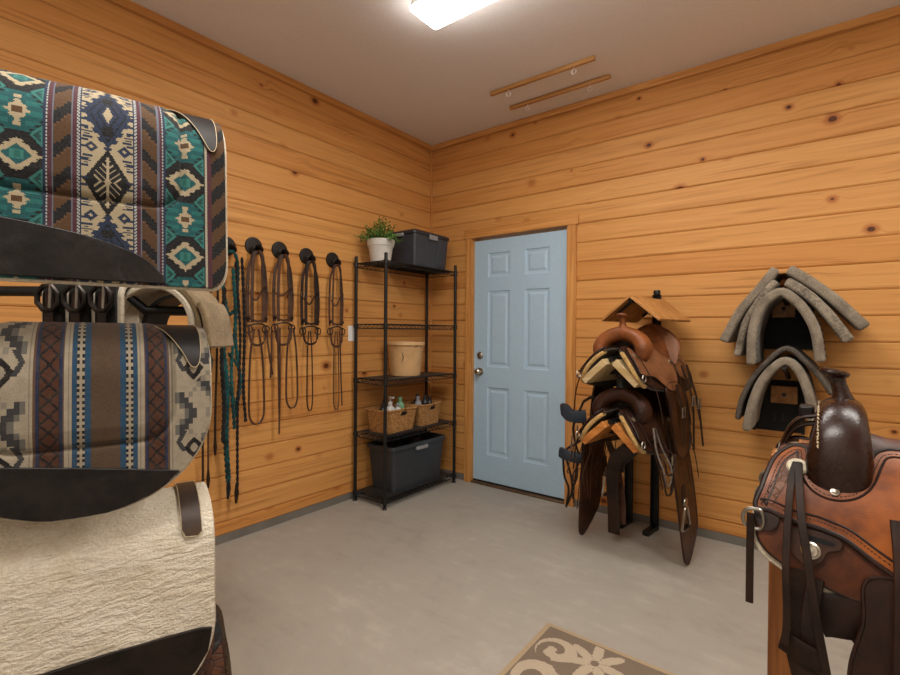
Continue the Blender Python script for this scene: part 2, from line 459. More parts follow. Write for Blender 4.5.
k = MB().lathe([(.030, 0), (.030, .008), (.022, .014), (.012, .018), (.001, .018)], (.535, yf, 1.085), 24, ry); k.box((.535, yf - .019, 1.085), (.006, .006, .02)); k.build('deadbolt', M_steel, door)
for z in (1.83, 1.05, .25):
    h = MB().bx((DX1 - .004, yf - .004, z - .05), (DX1 + .012, yf + .01, z + .05)); h.tube([(DX1 + .001, yf - .008, z - .052), (DX1 + .001, yf - .008, z + .052)], .006, 10); h.build('hinge', M_brass, door)
MB().bx((DX0 + .004, yf - .004, .019), (DX1 - .004, yf + .04, .03)).build('door_sweep', M_darkmetal, door)

# ------------------------------------------------------------------ ceiling light and rods
t = thing('ceiling_light', 'white box strip light glowing on the ceiling', 'ceiling light', (1.80, -1.49, H))
m, b = newmat('light_diffuser', .5); b.inputs['Base Color'].default_value = (.9, .9, .9, 1); b.inputs['Emission Color'].default_value = (1, .97, .92, 1); b.inputs['Emission Strength'].default_value = LENS_EMIT; M_lens = m
hb = .085; MB().loft([rrect(.61, .098, .01, 0), rrect(.61, .098, .01, -hb + .022)]).build('housing', M_white, t)
MB().loft([rrect(.613, .101, .012, -hb + .022), rrect(.613, .101, .012, -hb + .004), rrect(.60, .09, .01, -hb)]).build('diffuser', M_lens, t)
for i, (y, lab) in enumerate(((-.515, 'slim wooden ceiling rod nearer the strip light'), (-.25, 'slim wooden ceiling rod nearer the back wall'))):
    t = thing('ceiling_rod', lab, 'rod', (1.345, y, H), 0, 'wooden ceiling rods')
    MB().bx((-.375, -.011, -.028), (.375, .011, -.001)).build('rod', M_rod, t, bevel=.002)
    for hx in (-.23, .24):
        p = [(hx, 0, -.028), (hx, 0, -.040)] + arc((hx, 0, -.056), .015, 90, 400, 14)
        MB().tube(p, .0028, 6).build('hook', M_white, t, label='small white screw hook')
# wall switch
t = thing('light_switch', 'small white switch plate on pine wall left of the black shelf', 'light switch', (0, -.93, 1.265))
MB().bx((0, -.036, -.058), (.006, .036, .058)).build('plate', M_white, t, bevel=.002)
MB().bx((.006, -.006, -.012), (.012, .006, .012)).build('toggle', M_white, t, bevel=.001)

# ------------------------------------------------------------------ rug
m, b = newmat('rug_pile', .95, .1); v, x, y, z = coords()
g = noise(v, 350, 2) - .5; px = fl(x * 260) / 260; py = fl(y * 260) / 260
wgt = noise(vec(px, py), 45, 2) - .5
def flower(cx, cy, r, n, ph, k=.30):
    dx = px - cx; dy = py - cy; an = E.op('ARCTAN2', dy, dx); rr = sq(dx * dx + dy * dy)
    return (rr < (cs(an * n + ph) * k + (1 - k)) * r + wgt * .012) * (rr > r * .13) * (1 - (ab(cs(an * (n / 2.) + ph / 2 )) < .09) * (rr < r * .6))
def scroll(cx, cy, r, wd, ph, turns=1.6):
    dx = px - cx; dy = py - cy; an = fr((E.op('ARCTAN2', dy, dx) + ph) / (2 * PI)); rr = sq(dx * dx + dy * dy)
    sp = fr(rr / (r / turns) - an) ; return (sp < wd + wgt * .4) * (rr < r * (.75 + .0)) 
mk = None
for e in (flower(.26, -.135, .125, 7, .4), flower(.40, -.34, .12, 6, .2), flower(.80, -.20, .11, 6, 1.2), flower(.56, -.62, .11, 6, .2),
          scroll(.11, -.16, .11, .62, 1.9, 1.25), scroll(.12, -.34, .13, .6, .4, 1.3), scroll(.55, -.11, .11, .5, 2.), scroll(.32, -.6, .12, .5, 3.), scroll(.98, -.15, .1, .5, 0.)):
    mk = e if mk is None else mx(mk, e)
edge = mn(mn(x, .75 - x), mn(0 - y, y + 1.5))
c = mix(g * 1.6 + .5, '#746556', '#8b7c6c'); c2 = mix(g * 1.6 + .5, '#b3a28c', '#c6b69f')
c = mix(mk * (edge > .028), c, c2); c = mix(edge < .022 + wgt * .004, c, mix(g + .5, '#bba688', '#a89274'))
setc(b, c); bump(b, g, .6, .004); M_rug = m
o = MB().loft([[(0, 0, .0005), (.75, 0, .0005), (.75, -1.5, .0005), (0, -1.5, .0005)], [(0, 0, .008), (.75, 0, .008), (.75, -1.5, .008), (0, -1.5, .008)], [(.004, -.004, .010), (.746, -.004, .010), (.746, -1.496, .010), (.004, -1.496, .010)]]).build('rug', M_rug)
o.location = (1.898, -1.442, 0); tag(o, 'taupe rug with cream floral pattern and pale border on the concrete', 'rug')

# ------------------------------------------------------------------ wire shelf and what stands on it
SX0, SX1, SY0, SY1 = .040, .356, -.922, -.100
TI = [.072, .522, .928, 1.338, 1.795]
t = thing('wire_shelf', 'black five tier wire shelf unit in the corner beside blue door', 'shelf', ((SX0 + SX1) / 2, (SY0 + SY1) / 2, 0))
hx, hy = (SX1 - SX0) / 2, (SY1 - SY0) / 2
for sx in (-1, 1):
    for sy in (-1, 1):
        p = MB().tube([(sx * hx, sy * hy, .012), (sx * hx, sy * hy, 1.835)], .0125, 14)
        for k in range(60): p.lathe([(.0128, -.0012), (.0132, 0), (.0128, .0012)], (sx * hx, sy * hy, .05 + k * .0295), 12)
        q = p.build('post', M_black, t)
        MB().lathe([(.017, 0), (.019, .004), (.012, .012), (.008, .02)], (sx * hx, sy * hy, 0), 14).build('foot', M_black, q)
        MB().lathe([(.0135, 0), (.0135, .008), (.009, .013), (.001, .014)], (sx * hx, sy * hy, 1.833), 14).build('post_cap', M_black, q)
for z in TI:
    s = MB()
    for dz in (0, -.030):
        s.tube([(-hx, -hy, z + dz - .004), (hx, -hy, z + dz - .004), (hx, hy, z + dz - .004), (-hx, hy, z + dz - .004)], .0034, 6, True)
    n = 20
    for (a, bb) in (((-hx, -hy), (hx, -hy)), ((hx, -hy), (hx, hy)), ((hx, hy), (-hx, hy)), ((-hx, hy), (-hx, -hy))):
        L = math.hypot(bb[0] - a[0], bb[1] - a[1]); n = int(L / .022)
        s.tube([(a[0] + (bb[0] - a[0]) * k / n, a[1] + (bb[1] - a[1]) * k / n, z - (.006 if k % 2 else .032)) for k in range(n + 1)], .0022, 5)
    for k in range(1, 34):
        yy = -hy + 2 * hy * k / 34; s.tube([(-hx, yy, z - .002), (hx, yy, z - .002)], .0022, 5)
    for xx in (-.07, .07): s.tube([(xx, -hy, z - .006), (xx, hy, z - .006)], .003, 5)
    s.build('wire_tier', M_black, t)
    for sx in (-1, 1):
        for sy in (-1, 1): MB().lathe([(.0145, -.034), (.018, -.03), (.016, .002), (.013, .004)], (sx * hx, sy * hy, z), 12).build('collar', M_black, t)
# plastic sheet on the tiers (dark liner seen on second to fourth)
M_liner = plain('shelf_liner', '#2c2a28', .5, var=.1)
for z in TI[:3]:
    MB().bx((-hx + .012, -hy + .012, z + .0005), (hx - .012, hy - .012, z + .003)).build('shelf_liner', M_liner, t)
SZ = [z + .0035 for z in TI[:3]] + [TI[3] + .001, TI[4] + .001]

# potted plant
t = thing('potted_plant', 'small leafy green plant in a white pot on top of shelf', 'plant', (.17, -.795, SZ[4]))
M_pot = plain('white_ceramic', '#cfcac2', .55, var=.05, sc=60); M_soil = plain('soil', '#2e2118', .95, var=.3, sc=90)
MB().lathe([(.068, 0), (.075, .004), (.090, .11), (.096, .126), (.100, .128), (.106, .17), (.104, .176), (.098, .176), (.094, .150), (.02, .15)], (0, 0, 0), 40).build('pot', M_pot, t)
MB().lathe([(.001, .151), (.06, .158), (.0945, .152), (.09, .140)], (0, 0, 0), 24).build('soil', M_soil, t)
m, b = newmat('leaf_green', .5, .4); v, x, y, z = coords(); n = noise(v, 40, 2); setc(b, ramp(n, [(.3, lin('#2f5a22')), (.7, lin('#6d9440'))])); M_leaf = m
random.seed(5); st = MB(); lf = MB()
for k in range(85):
    a = random.uniform(0, 2 * PI); tilt = random.uniform(0, 1) ** .7 * 1.15; L = random.uniform(.13, .215) * (1 - .15 * tilt); r0 = random.uniform(0, .06)
    d = Vector((math.cos(a) * math.sin(tilt), math.sin(a) * math.sin(tilt), math.cos(tilt))); p0 = Vector((math.cos(a) * r0, math.sin(a) * r0, .152))
    pts = [p0 + d * (L * q) + Vector((0, 0, -.05 * tilt * q * q * L / .15)) for q in (0, .35, .7, 1)]
    st.tube(pts, .0013, 4)
    for q in range(11):
        f = .2 + .8 * q / 10; i = min(2, int(f * 3)); ff = f * 3 - i; P = pts[i] * (1 - ff) + pts[i + 1] * ff
        an = q * 2.4 + k; e = (d.orthogonal().normalized() * math.cos(an) + d.cross(d.orthogonal()).normalized() * math.sin(an) + d * .7).normalized(); wv = e.cross(d).normalized()
        ll = random.uniform(.016, .028); ww = ll * .27; up = wv.cross(e) * (ll * .12)
        lf.add([P, P + e * ll * .4 + wv * ww + up, P + e * ll * .4 - up * .2, P + e * ll * .4 - wv * ww + up, P + e * ll, P + e * ll * .75 + wv * ww * .6, P + e * ll * .75 - wv * ww * .6], [(0, 1, 2), (0, 2, 3), (1, 5, 2), (2, 5, 4), (3, 2, 6), (2, 4, 6)])
st.build('stems', M_leaf, t); lf.build('foliage', M_leaf, t)

def bin_mesh(cx, cy, z0, hx, hy, h, taper, r, wall=.004, rim=.012, rimh=.02):
    mb = MB(); rs = []
    for f in (0, .02, .5, 1): rs.append(rrect(hx - taper * (1 - f), hy - taper * (1 - f), r, z0 + h * f + (0 if f else 0), 6, (cx, cy)))
    rs += [rrect(hx + rim, hy + rim, r + rim, z0 + h, 6, (cx, cy)), rrect(hx + rim + .001, hy + rim + .001, r + rim, z0 + h + rimh * .5, 6, (cx, cy)), rrect(hx + rim - .002, hy + rim - .002, r + rim, z0 + h + rimh, 6, (cx, cy)),
           rrect(hx - .002, hy - .002, r, z0 + h + rimh, 6, (cx, cy)), rrect(hx - wall, hy - wall, r, z0 + h * .95, 6, (cx, cy)), rrect(hx - taper - wall, hy - taper - wall, r, z0 + .006, 6, (cx, cy))]
    return mb.loft(rs)
M_bin = plain('charcoal_plastic', '#3a3c42', .42, var=.06, sc=20, bs=.04); M_tote = plain('dark_slate_plastic', '#33373c', .38, var=.06, sc=20, bs=.04)
M_grey = plain('grey_plastic', '#8d8d8e', .45, var=.05); M_binlid = plain('charcoal_lid', '#2d2f34', .4, var=.05)
# lidded bin on top
t = thing('storage_bin', 'charcoal lidded storage bin on top tier beside the plant', 'storage bin', (.178, -.372, SZ[4]))
bb = MB().loft([rrect(.135, .198, .02, 0), rrect(.150, .214, .022, .25)])
bb.build('body', M_bin, t)
for yy in (-.12, .12):
    MB().loft([rrect(.004, .05, .003, .02, 4, (.137, yy)), rrect(.004, .055, .003, .23, 4, (.151, yy))]).build('rib_panel', M_bin, t)
MB().loft([rrect(.156, .221, .026, .250), rrect(.160, .225, .028, .254), rrect(.160, .225, .028, .272), rrect(.150, .215, .024, .276), rrect(.144, .209, .022, .284), rrect(.13, .195, .02, .286)]).build('lid', M_binlid, t)
for yy in (-.225, .225): MB().bx((-.04, yy - .008, .235), (.04, yy + .008, .262)).build('latch', M_grey, t, bevel=.003)
MB().bx((.154, -.05, .222), (.168, .05, .262)).build('latch', M_grey, t, bevel=.004)
# bottom tote
t = thing('storage_tote', 'open dark plastic tote on the bottom shelf', 'storage tote', (.193, -.505, SZ[0]))
bin_mesh(0, 0, 0, .140, .305, .315, .022, .03, rim=.013, rimh=.028).build('body', M_tote, t, bevel=.0)
MB().bx((.142, -.065, .285), (.163, .065, .312)).build('latch', M_grey, t, bevel=.004)
M_bag = plain('black_bag', '#0d0d0e', .5, var=.3, sc=30, bs=.6, bd=.01)
random.seed(3); rows = []
for i in range(13): rows.append([(-.125 + .25 * j / 8, -.285 + .57 * i / 12, .30 + .045 * math.sin(i * 1.3 + j) * math.sin(PI * j / 8) * math.sin(PI * i / 12) + .03 * math.sin(PI * i / 12) * math.sin(PI * j / 8)) for j in range(9)])
mb = MB(); vs = [q for r in rows for q in r]; mb.shell(vs, [(q[0] * .9, q[1] * .9, q[2] - .03) for q in vs], [(i * 9 + j, (i + 1) * 9 + j, (i + 1) * 9 + j + 1, i * 9 + j + 1) for i in range(12) for j in range(8)])
o = mb.build('bag', M_bag); o.location = (.193, -.505, SZ[0] + .0); tag(o, 'crumpled black bag stuffed into the open tote', 'bag')
# bucket
M_buck = plain('tan_plastic', '#cfa674', .5, var=.08, sc=8, bs=.05); M_crack = plain('dark_scuff', '#4a3422', .8)
t = thing('bucket', 'tan plastic feed bucket with dark scuffs on middle shelf', 'bucket', (.19, -.535, SZ[2]))
MB().lathe([(.112, 0), (.120, .004), (.122, .02), (.143, .238), (.150, .240), (.156, .244), (.157, .262), (.153, .270), (.146, .270), (.142, .262), (.118, .012), (.01, .012)], n=48).build('body', M_buck, t)
for (a0, zz, L) in ((-.45, .15, .09), (.30, .24, .03)):
    pts = []
    for k in range(7):
        f = k / 6; z = zz + L * (f - .5); r = .1225 + (z - .02) / .218 * .021 + (.009 if z > .236 else 0); a = a0 - .6 + .10 * math.sin(f * 3)
        pts.append((r * math.cos(a), r * math.sin(a), z))
    MB().tube(pts, lambda f: .0008 + .0028 * math.sin(PI * f), 6).build('scuff', M_crack, t, label='dark scuff mark')
# baskets
m, b = newmat('wicker', .65, .3); v, x, y, z = coords(); n = noise(v, 60, 3); n2 = noise(vec(x * 30, y * 30, z * 260), 1, 2)
setc(b, ramp(n * .5 + n2 * .5, [(.35, lin('#c3935a')), (.65, lin('#86592f'))])); M_wick = m
def basket(cx, cy, z0, hx, hy, h, label):
    t = thing('wicker_basket', label, 'basket', (cx, cy, z0), 0, 'wicker baskets of supplies on the shelf')
    mb = MB(); rows = 26; rs_o = []; rs_i = []; N = 96
    def ring(f, off):
        sc = .86 + .14 * f; base = rrect(hx * sc + off, hy * sc + off, .03, z0 * 0 + h * f, 23); return base
    for i in range(rows + 1):
        f = i / rows; rr = ring(f, 0); out = []
        for k, q in enumerate(rr):
            d = .0035 * (1 if (k // 3 + i) % 2 else -1); L = math.hypot(q[0], q[1]); out.append((q[0] * (1 + d / L), q[1] * (1 + d / L), q[2]))
        rs_o.append(out)
    for i in range(rows, -1, -1): rs_i.append(ring(i / rows * .97 + .015, -.008))
    mb.loft(rs_o + rs_i); mb.build('weave', M_wick, t, angle=80)
    r = MB().tube([(q[0], q[1], h) for q in ring(1, .001)], .0085, 8, True)
    p = [(q[0], q[1], h + .006) for q in ring(1, .004)]
    tw = []; 
    for k in range(len(p) * 2):
        q = p[(k // 2) % len(p)]; tw.append((q[0] * (1 + .004 * math.sin(k * .9)), q[1] * (1 + .004 * math.sin(k * .9)), q[2] + .004 * math.cos(k * .9)))
    r.tube(tw, .004, 6, True); r.build('rim', M_wick, t)
    MB().strap(spline([(hx + .006, -.04, h - .03), (hx + .012, -.02, h + .004), (hx + .012, .02, h + .004), (hx + .006, .04, h - .03)], 6), .012, .006, (1, 0, 0)).build('handle', M_wick, t)
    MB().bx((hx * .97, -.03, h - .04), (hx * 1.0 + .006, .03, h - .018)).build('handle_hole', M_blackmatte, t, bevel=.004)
    return t
basket(.205, -.700, SZ[1], .120, .168, .165, 'wicker basket holding spray bottles on the fourth shelf, nearer the bridles')
basket(.205, -.352, SZ[1], .110, .135, .165, 'smaller wicker basket of dark supplies, nearer the blue door')
M_bw = plain('white_bottle', '#d8d6d2', .35, var=.03); M_bg = plain('green_bottle', '#7fae86', .35, var=.05); M_bb = plain('dark_bottle', '#23252c', .35); M_bgy = plain('grey_bottle', '#9a9ba0', .4)
def bottle(x, y, h, r, mat, cap, label, pump=False, tilt=0):
    t = thing('bottle', label, 'bottle', (x, y, SZ[1] + .012), 0, 'bottles in the wicker baskets'); t.rotation_euler = (tilt, 0, 0)
    MB().lathe([(r * .9, 0), (r, .006), (r, h * .68), (r * .9, h * .76), (r * .4, h * .84), (r * .38, h * .88)], n=20).build('body', mat, t)
    q = MB().lathe([(r * .46, h * .86), (r * .46, h * .96), (r * .4, h * .98)], n=16)
    if pump: q.tube([(0, 0, h * .97), (0, 0, h * 1.12)], .005, 8); q.box((r * .35, 0, h * 1.13), (r * 1.3, .014, .012))
    q.build('pump_head' if pump else 'cap', cap, t)
bottle(.235, -.748, .215, .036, M_bw, M_bw, 'white pump bottle in the larger basket', True)
bottle(.235, -.668, .19, .03, M_bw, M_bgy, 'short white bottle right of the pump bottle')
bottle(.205, -.610, .235, .036, M_bg, M_bg, 'pale green bottle in the larger basket')
bottle(.21, -.800, .205, .030, M_bb, M_bb, 'dark bottle at the left of the larger basket')
bottle(.160, -.740, .225, .030, M_bb, M_bb, 'dark bottle behind the white pump bottle')
bottle(.235, -.420, .225, .030, M_bgy, M_bgy, 'grey bottle leaning in the smaller basket', tilt=.06)
bottle(.235, -.345, .225, .030, M_bb, M_bb, 'dark bottle at middle of the smaller basket')
bottle(.225, -.275, .21, .030, M_bb, M_bb, 'dark bottle at the right end of the smaller basket')
bottle(.165, -.362, .23, .030, M_bb, M_bb, 'dark bottle at the back of the smaller basket')
# ------------------------------------------------------------------ leather goods materials
L_dark = leather('dark_brown_leather', '#331b11', '#170b06', .4)
L_swell = leather('dark_swell_leather', '#2e150b', '#140804', .26, spec=.5)
L_tan = leather('orange_tan_leather', '#a2571c', '#5c2b10', .36, amt=.8, sc=.55)
L_rust = leather('rust_leather', '#6b3413', '#3f1e0b', .38, amt=.6, sc=.8)
L_mid = leather('mid_brown_leather', '#83502f', '#54301c', .38)
L_strap = leather('strap_leather', '#34231a', '#1b110b', .5, spec=.22)
L_bridle = leather('bridle_leather', '#553828', '#2b1b12', .5, spec=.25)
L_black = leather('black_wear_leather', '#1d1715', '#070504', .40, sc=1.6, amt=.8, spec=.3, wr=1)
L_brownblack = leather('brown_wear_leather', '#251c16', '#0e0a08', .5, sc=1.6, amt=.8, spec=.2)
L_patch = leather('patch_leather', '#221b19', '#0d0a09', .45, spec=.25)
L_patchb = leather('brown_patch_leather', '#48372b', '#2c2019', .4)
L_tool = leather('tooled_leather', '#5a3520', '#22120b', .38, tool=38)
L_toolmid = leather('tooled_mid_leather', '#8d5833', '#4e2c18', .4, tool=60)
M_fleece = felt('cream_fleece', '#d8ccb8', '#bfb096', 160, .9, .005)
M_fleecegold = felt('golden_fleece', '#c7a268', '#93703c', 150, .9, .005)
m, b = newmat('cream_wool_felt', .95, .1); v, x, y, z = coords(); n = noise(v, 190, 4, .65); n2 = noise(vec(x * 26, y * 26, z * 75), 1.0, 3, .6, .4); n3 = noise(v, 14, 3)
setc(b, mix(sm(n3 * .4 + n * .6, .36, .64), lin('#e6dcca'), lin('#d3c6ae'))); bump(b, n * .35 + n2, .9, .010); M_woolfelt = m
M_greyfelt = felt('grey_felt', '#968a79', '#6e6355', 170, .8, .004)
M_greyfelt2 = felt('mottled_grey_felt', '#9c907f', '#5c5246', 90, .9, .005)
M_stitch = plain('stitch_thread', '#c9b492', .7, bs=0)
M_darkstitch = plain('dark_thread', '#1d120c', .7, bs=0)
M_rubber = plain('dally_rubber', '#20231f', .6, bs=.2)
M_rawhide = plain('rawhide', '#c9bda2', .45, var=.1, sc=60)
M_navy = plain('navy_nylon', '#27313d', .6, var=.15, sc=80)
M_teal = felt('teal_rope', '#23605f', '#0e2625', 220, 1, .004)
M_blackrope = felt('black_rope', '#262527', '#121213', 220, 1, .004)
M_cord = plain('grey_cord', '#6d6259', .7, var=.2, sc=90)
M_ironbrown = plain('aged_bracket', '#2a2624', .5, .4, var=.15, sc=40)

# ------------------------------------------------------------------ bridles on the left wall
def rope(pts, r=.006, tw=0):
    return spline(pts, 10)
def bracket(y, z, lab):
    t = thing('bridle_bracket', lab, 'bridle bracket', (0, y, z), 0, 'bridle brackets on the left wall')
    rx = Matrix.Rotation(PI / 2, 3, 'Y')
    MB().lathe([(.056, 0), (.057, .004), (.055, .011), (.045, .013), (.001, .013)], (0, 0, 0), 36, rx).build('disc', M_ironbrown, t)
    hk = MB().grid(lambda u, v: (.012 + .05 * u, .032 * math.cos(PI * (v * 1.0)), -.038 + .032 * math.sin(PI * v) + (.012 * max(0, u - .75) / .25)), 8, 14, -.003, .003)
    hk.build('hook', M_ironbrown, t)
    for k in (-1, 1): MB().lathe([(.005, 0), (.005, .002), (.002, .003)], (.013, k * .035, .02), 8, rx).build('screw', M_darkmetal, t)
BR = [(-1.905, 1.785), (-1.732, 1.809), (-1.549, 1.809), (-1.339, 1.797), (-1.116, 1.797)]
labs = ['round bridle bracket holding teal rope halters beside the saddle pads', 'round bridle bracket holding the long brown bridle next to the teal ropes', 'round bridle bracket holding the bridle with two rein ends', 'round bridle bracket second from the black shelf', 'round bridle bracket nearest the black shelf']
for (y, z), l in zip(BR, labs): bracket(y, z, l)
def S(*p, n=8): return spline(p, n)
def loop(cx, y0, ztop, zbot, wd, skew=0):
    """hanging loop of rein: down one side, round the bottom, up again"""
    return S((cx, y0 - wd * .15, ztop), (cx + .004, y0 - wd * .42, ztop - .3 * (ztop - zbot)), (cx + .006, y0 - wd * .5 + skew, zbot + .10), (cx + .006, y0 - wd * .32 + skew, zbot + .02), (cx + .006, y0 + skew, zbot),
             (cx + .004, y0 + wd * .32 + skew, zbot + .02), (cx, y0 + wd * .5 + skew, zbot + .10), (cx, y0 + wd * .38, ztop - .3 * (ztop - zbot)), (cx, y0 + wd * .12, ztop))
def bridle(y, z, lab, mat, wcrown, zcheek, znose, reins, tails=(), seed=0, sw=.021):
    t = thing('bridle', lab, 'bridle', (.045, y, z), 0, 'bridles hanging on the left wall'); random.seed(seed); D = lambda a: random.uniform(-a, a)
    zc = zcheek - z; zn = znose - z; wv = wcrown
    # crown: over the hook and down both cheeks (doubled straps)
    for q, (xo, sp) in enumerate(((0, 1), (.010, .62))):
        MB().strap(S((xo, -wv * sp, zc + .02), (xo, -wv * sp * 1.08, zc * .6), (xo, -wv * sp * .95, zc * .25), (xo + .003, -.036 * (1 - .12 * q), -.05), (xo + .003, -.022, -.012), (xo + .003, 0, .001), (xo + .003, .022, -.012), (xo + .003, .036 * (1 - .12 * q), -.05), (xo, wv * sp * .9, zc * .25), (xo, wv * sp * 1.12, zc * .62), (xo, wv * sp, zc + .02)), sw, .004, lambda f: (.25, 1, .2)).build('crownpiece' if q == 0 else 'throatlatch', mat, t)
    MB().strap(S((.012, -wv * 1.0, zc * .56), (.02, -wv * .3, zc * .56 - .03 + D(.02)), (.018, wv * .5, zc * .5), (.01, wv * 1.1, zc * .46)), .012, .003, (0, .3, 1)).build('browband', mat, t)
    # noseband and curb strap
    MB().strap(S((.012, -wv, zc + .06), (.02, -wv * .4, zc + .03), (.022, wv * .4, zc + .035), (.012, wv, zc + .07)), .014, .004, (0, .2, 1)).build('noseband', mat, t)
    MB().strap(S((.004, -wv, zc), (.012, -wv * .75, zn + .02), (.016, 0, zn), (.012, wv * .75, zn + .025), (.004, wv, zc)), .015, .004, (0, .4, 1)).build('curb_strap', mat, t)
    bit = MB().tube(S((.006, -wv, zc), (.016, -.02, zc + .012), (.016, .02, zc + .012), (.006, wv, zc)), .005, 8)
    for s in (-1, 1): bit.tube(arc((.006, s * wv, zc - .022), .024, 0, 330, 16, 'yz'), .004, 6, True)
    bit.build('bit', M_darkmetal, t)
    for s in (-1, 1):
        b = MB(); b.tube([(.008, s * wv - .011, zc * .5 - .014), (.008, s * wv + .011, zc * .5 - .014), (.008, s * wv + .011, zc * .5 + .014), (.008, s * wv - .011, zc * .5 + .014)], .0022, 6, True); b.build('buckle', M_steel, t)
        MB().lathe([(.014, 0), (.012, .004), (.001, .005)], (.006, s * wv, zc + .045), 12, Matrix.Rotation(PI / 2, 3, 'Y')).build('concho', M_darkmetal, t)
    for (yo, zb, wd, w_) in reins:
        MB().strap(loop(.014, yo, zc - .02, zb - z, wd), w_, .003, lambda f: (.2, 1, .1)).build('rein', mat, t)
    for (yo, zb, dy) in tails:
        MB().strap(S((.02, yo, zc - .02), (.024, yo + dy * .3, (zc + zb - z) / 2), (.024, yo + dy, zb - z)), .012, .003, (.2, 1, 0)).build('tail_strap', mat, t)
    return t
bridle(-1.732, 1.772, 'brown bridle with one long rein loop, next to the teal ropes', L_bridle, .058, 1.31, 1.19, [(-.01, .70, .105, .013)], [(.09, .98, -.01), (.055, 1.0, .04)], 1)
bridle(-1.549, 1.772, 'brown bridle with a wide rein loop and a long hanging rein end', L_bridle, .062, 1.32, 1.19, [(.058, .77, .09, .013)], [(-.035, .615, -.005), (-.05, .74, .01)], 2)
bridle(-1.339, 1.760, 'dark bridle with narrow rein loop, second from the black shelf', L_strap, .062, 1.30, 1.19, [(-.012, .735, .05, .009)], [], 3)
bridle(-1.116, 1.760, 'narrow worn bridle nearest the black shelf, thin reins crossing', L_bridle, .055, 1.30, 1.17, [(-.008, .715, .055, .008)], [(.02, .74, .02)], 4, .014)
# teal rope halter with lead ropes
t = thing('rope_halter', 'teal and black rope halter with long leads beside the saddle pads', 'halter', (.05, -1.905, 1.748))
def twist(pts, r, mat, name, n=14):
    P = [Vector(q) for q in spline(pts, n)]; L = [0]
    for a, b_ in zip(P, P[1:]): L.append(L[-1] + (b_ - a).length)
    m = MB()
    # resample and wind two strands
    N = max(8, int(L[-1] / .006)); rs = []; j = 0
    for k in range(N + 1):
        d = L[-1] * k / N
        while j < len(L) - 2 and L[j + 1] < d: j += 1
        f = (d - L[j]) / max(1e-6, L[j + 1] - L[j]); rs.append(P[j].lerp(P[j + 1], f))
    for ph in (0, PI):
        q = []
        for k, p in enumerate(rs):
            tn = (rs[min(N, k + 1)] - rs[max(0, k - 1)]).normalized(); u = tn.cross(Vector((0, 1, .3))).normalized(); v_ = tn.cross(u); an = k * .55 + ph
            q.append(p + u * (r * .5 * math.cos(an)) + v_ * (r * .5 * math.sin(an)))
        m.tube(q, r * .62, 6)
    return m.build(name, mat, t)
twist([(0, -.035, -.30), (.004, -.05, -.12), (.004, -.03, -.02), (.004, 0, 0), (.004, .03, -.02), (.004, .045, -.12), (0, .035, -.30)], .010, M_teal, 'crown_rope')
twist([(.012, -.04, -.28), (.02, -.055, -.55), (.02, -.03, -.80), (.02, -.035, -1.1), (.02, -.02, -1.36)], .015, M_teal, 'lead_rope')
twist([(.014, .035, -.30), (.022, .02, -.5), (.022, .045, -.75), (.022, .02, -.98)], .010, M_teal, 'lead_rope')
twist([(.008, .04, -.28), (.02, .02, -.34), (.02, -.02, -.37), (.008, -.04, -.28)], .010, M_teal, 'nose_rope')
twist([(.02, .06, -.03), (.024, .075, -.4), (.024, .07, -.8), (.024, .085, -1.02)], .009, M_blackrope, 'lead_rope')
twist([(.02, .02, -.06), (.03, .045, -.5), (.03, .03, -.95), (.03, .03, -1.40)], .008, M_blackrope, 'lead_rope')
twist([(.014, -.02, -.60), (.022, .05, -.72), (.022, .03, -.9), (.02, -.03, -.78)], .009, M_teal, 'loose_loop')
twist([(.03, -.05, -.22), (.034, -.07, -.6), (.034, -.055, -.9), (.034, -.062, -1.12)], .011, M_blackrope, 'lead_rope')
twist([(.03, .0, -.10), (.036, .012, -.4), (.036, -.012, -.7), (.036, .008, -1.05)], .010, M_teal, 'lead_rope')
for (yy, zz, mt) in ((-.02, -1.36, M_blackrope), (.03, -1.40, L_strap)):
    MB().tube([(.022, yy, zz + .02), (.022, yy, zz - .04), (.022, yy - .004, zz - .10)], lambda f: .007 + .007 * math.sin(PI * min(1, f * 1.1)) , 8).build('leather_popper', mt, t)
for k in range(5):
    MB().lathe([(.006, -.012), (.013, -.006), (.013, .006), (.006, .012)], ((.02, .02, .006, .008, .022)[k], (-.05, .035, -.037, .04, -.034)[k], (-.5, -.62, -.30, -.30, -.96)[k]), 10).build('knot', M_teal, t)
# straps left of it, half hidden by the pads
t = thing('lead_strap', 'dark leather lead straps hanging behind the striped saddle pads', 'strap', (.03, -2.01, 1.70))
for (yy, z1, mt, w_) in ((-.05, -1.33, L_strap, .012), (-.02, -1.28, L_bridle, .010), (.02, -1.10, L_strap, .013)):
    MB().strap(S((.0, yy + .02, 0), (.01, yy + .012, -.5), (.012, yy, -.9), (.012, yy, z1)), w_, .004, (.2, 1, 0)).build('strap', mt, t)
    MB().tube([(.012, yy, z1 + .06), (.012, yy, z1), (.012, yy, z1 - .05)], lambda f: .005 + .006 * math.sin(PI * f), 8).build('strap_end', L_strap, t)
MB().lathe([(.02, 0), (.02, .03), (.008, .032)], (-.03, 0, -.01), 16, Matrix.Rotation(PI / 2, 3, 'Y')).build('wall_peg', M_ironbrown, t)

# ------------------------------------------------------------------ saddle pads on swing arms from the near wall
def stripes_common(): pass
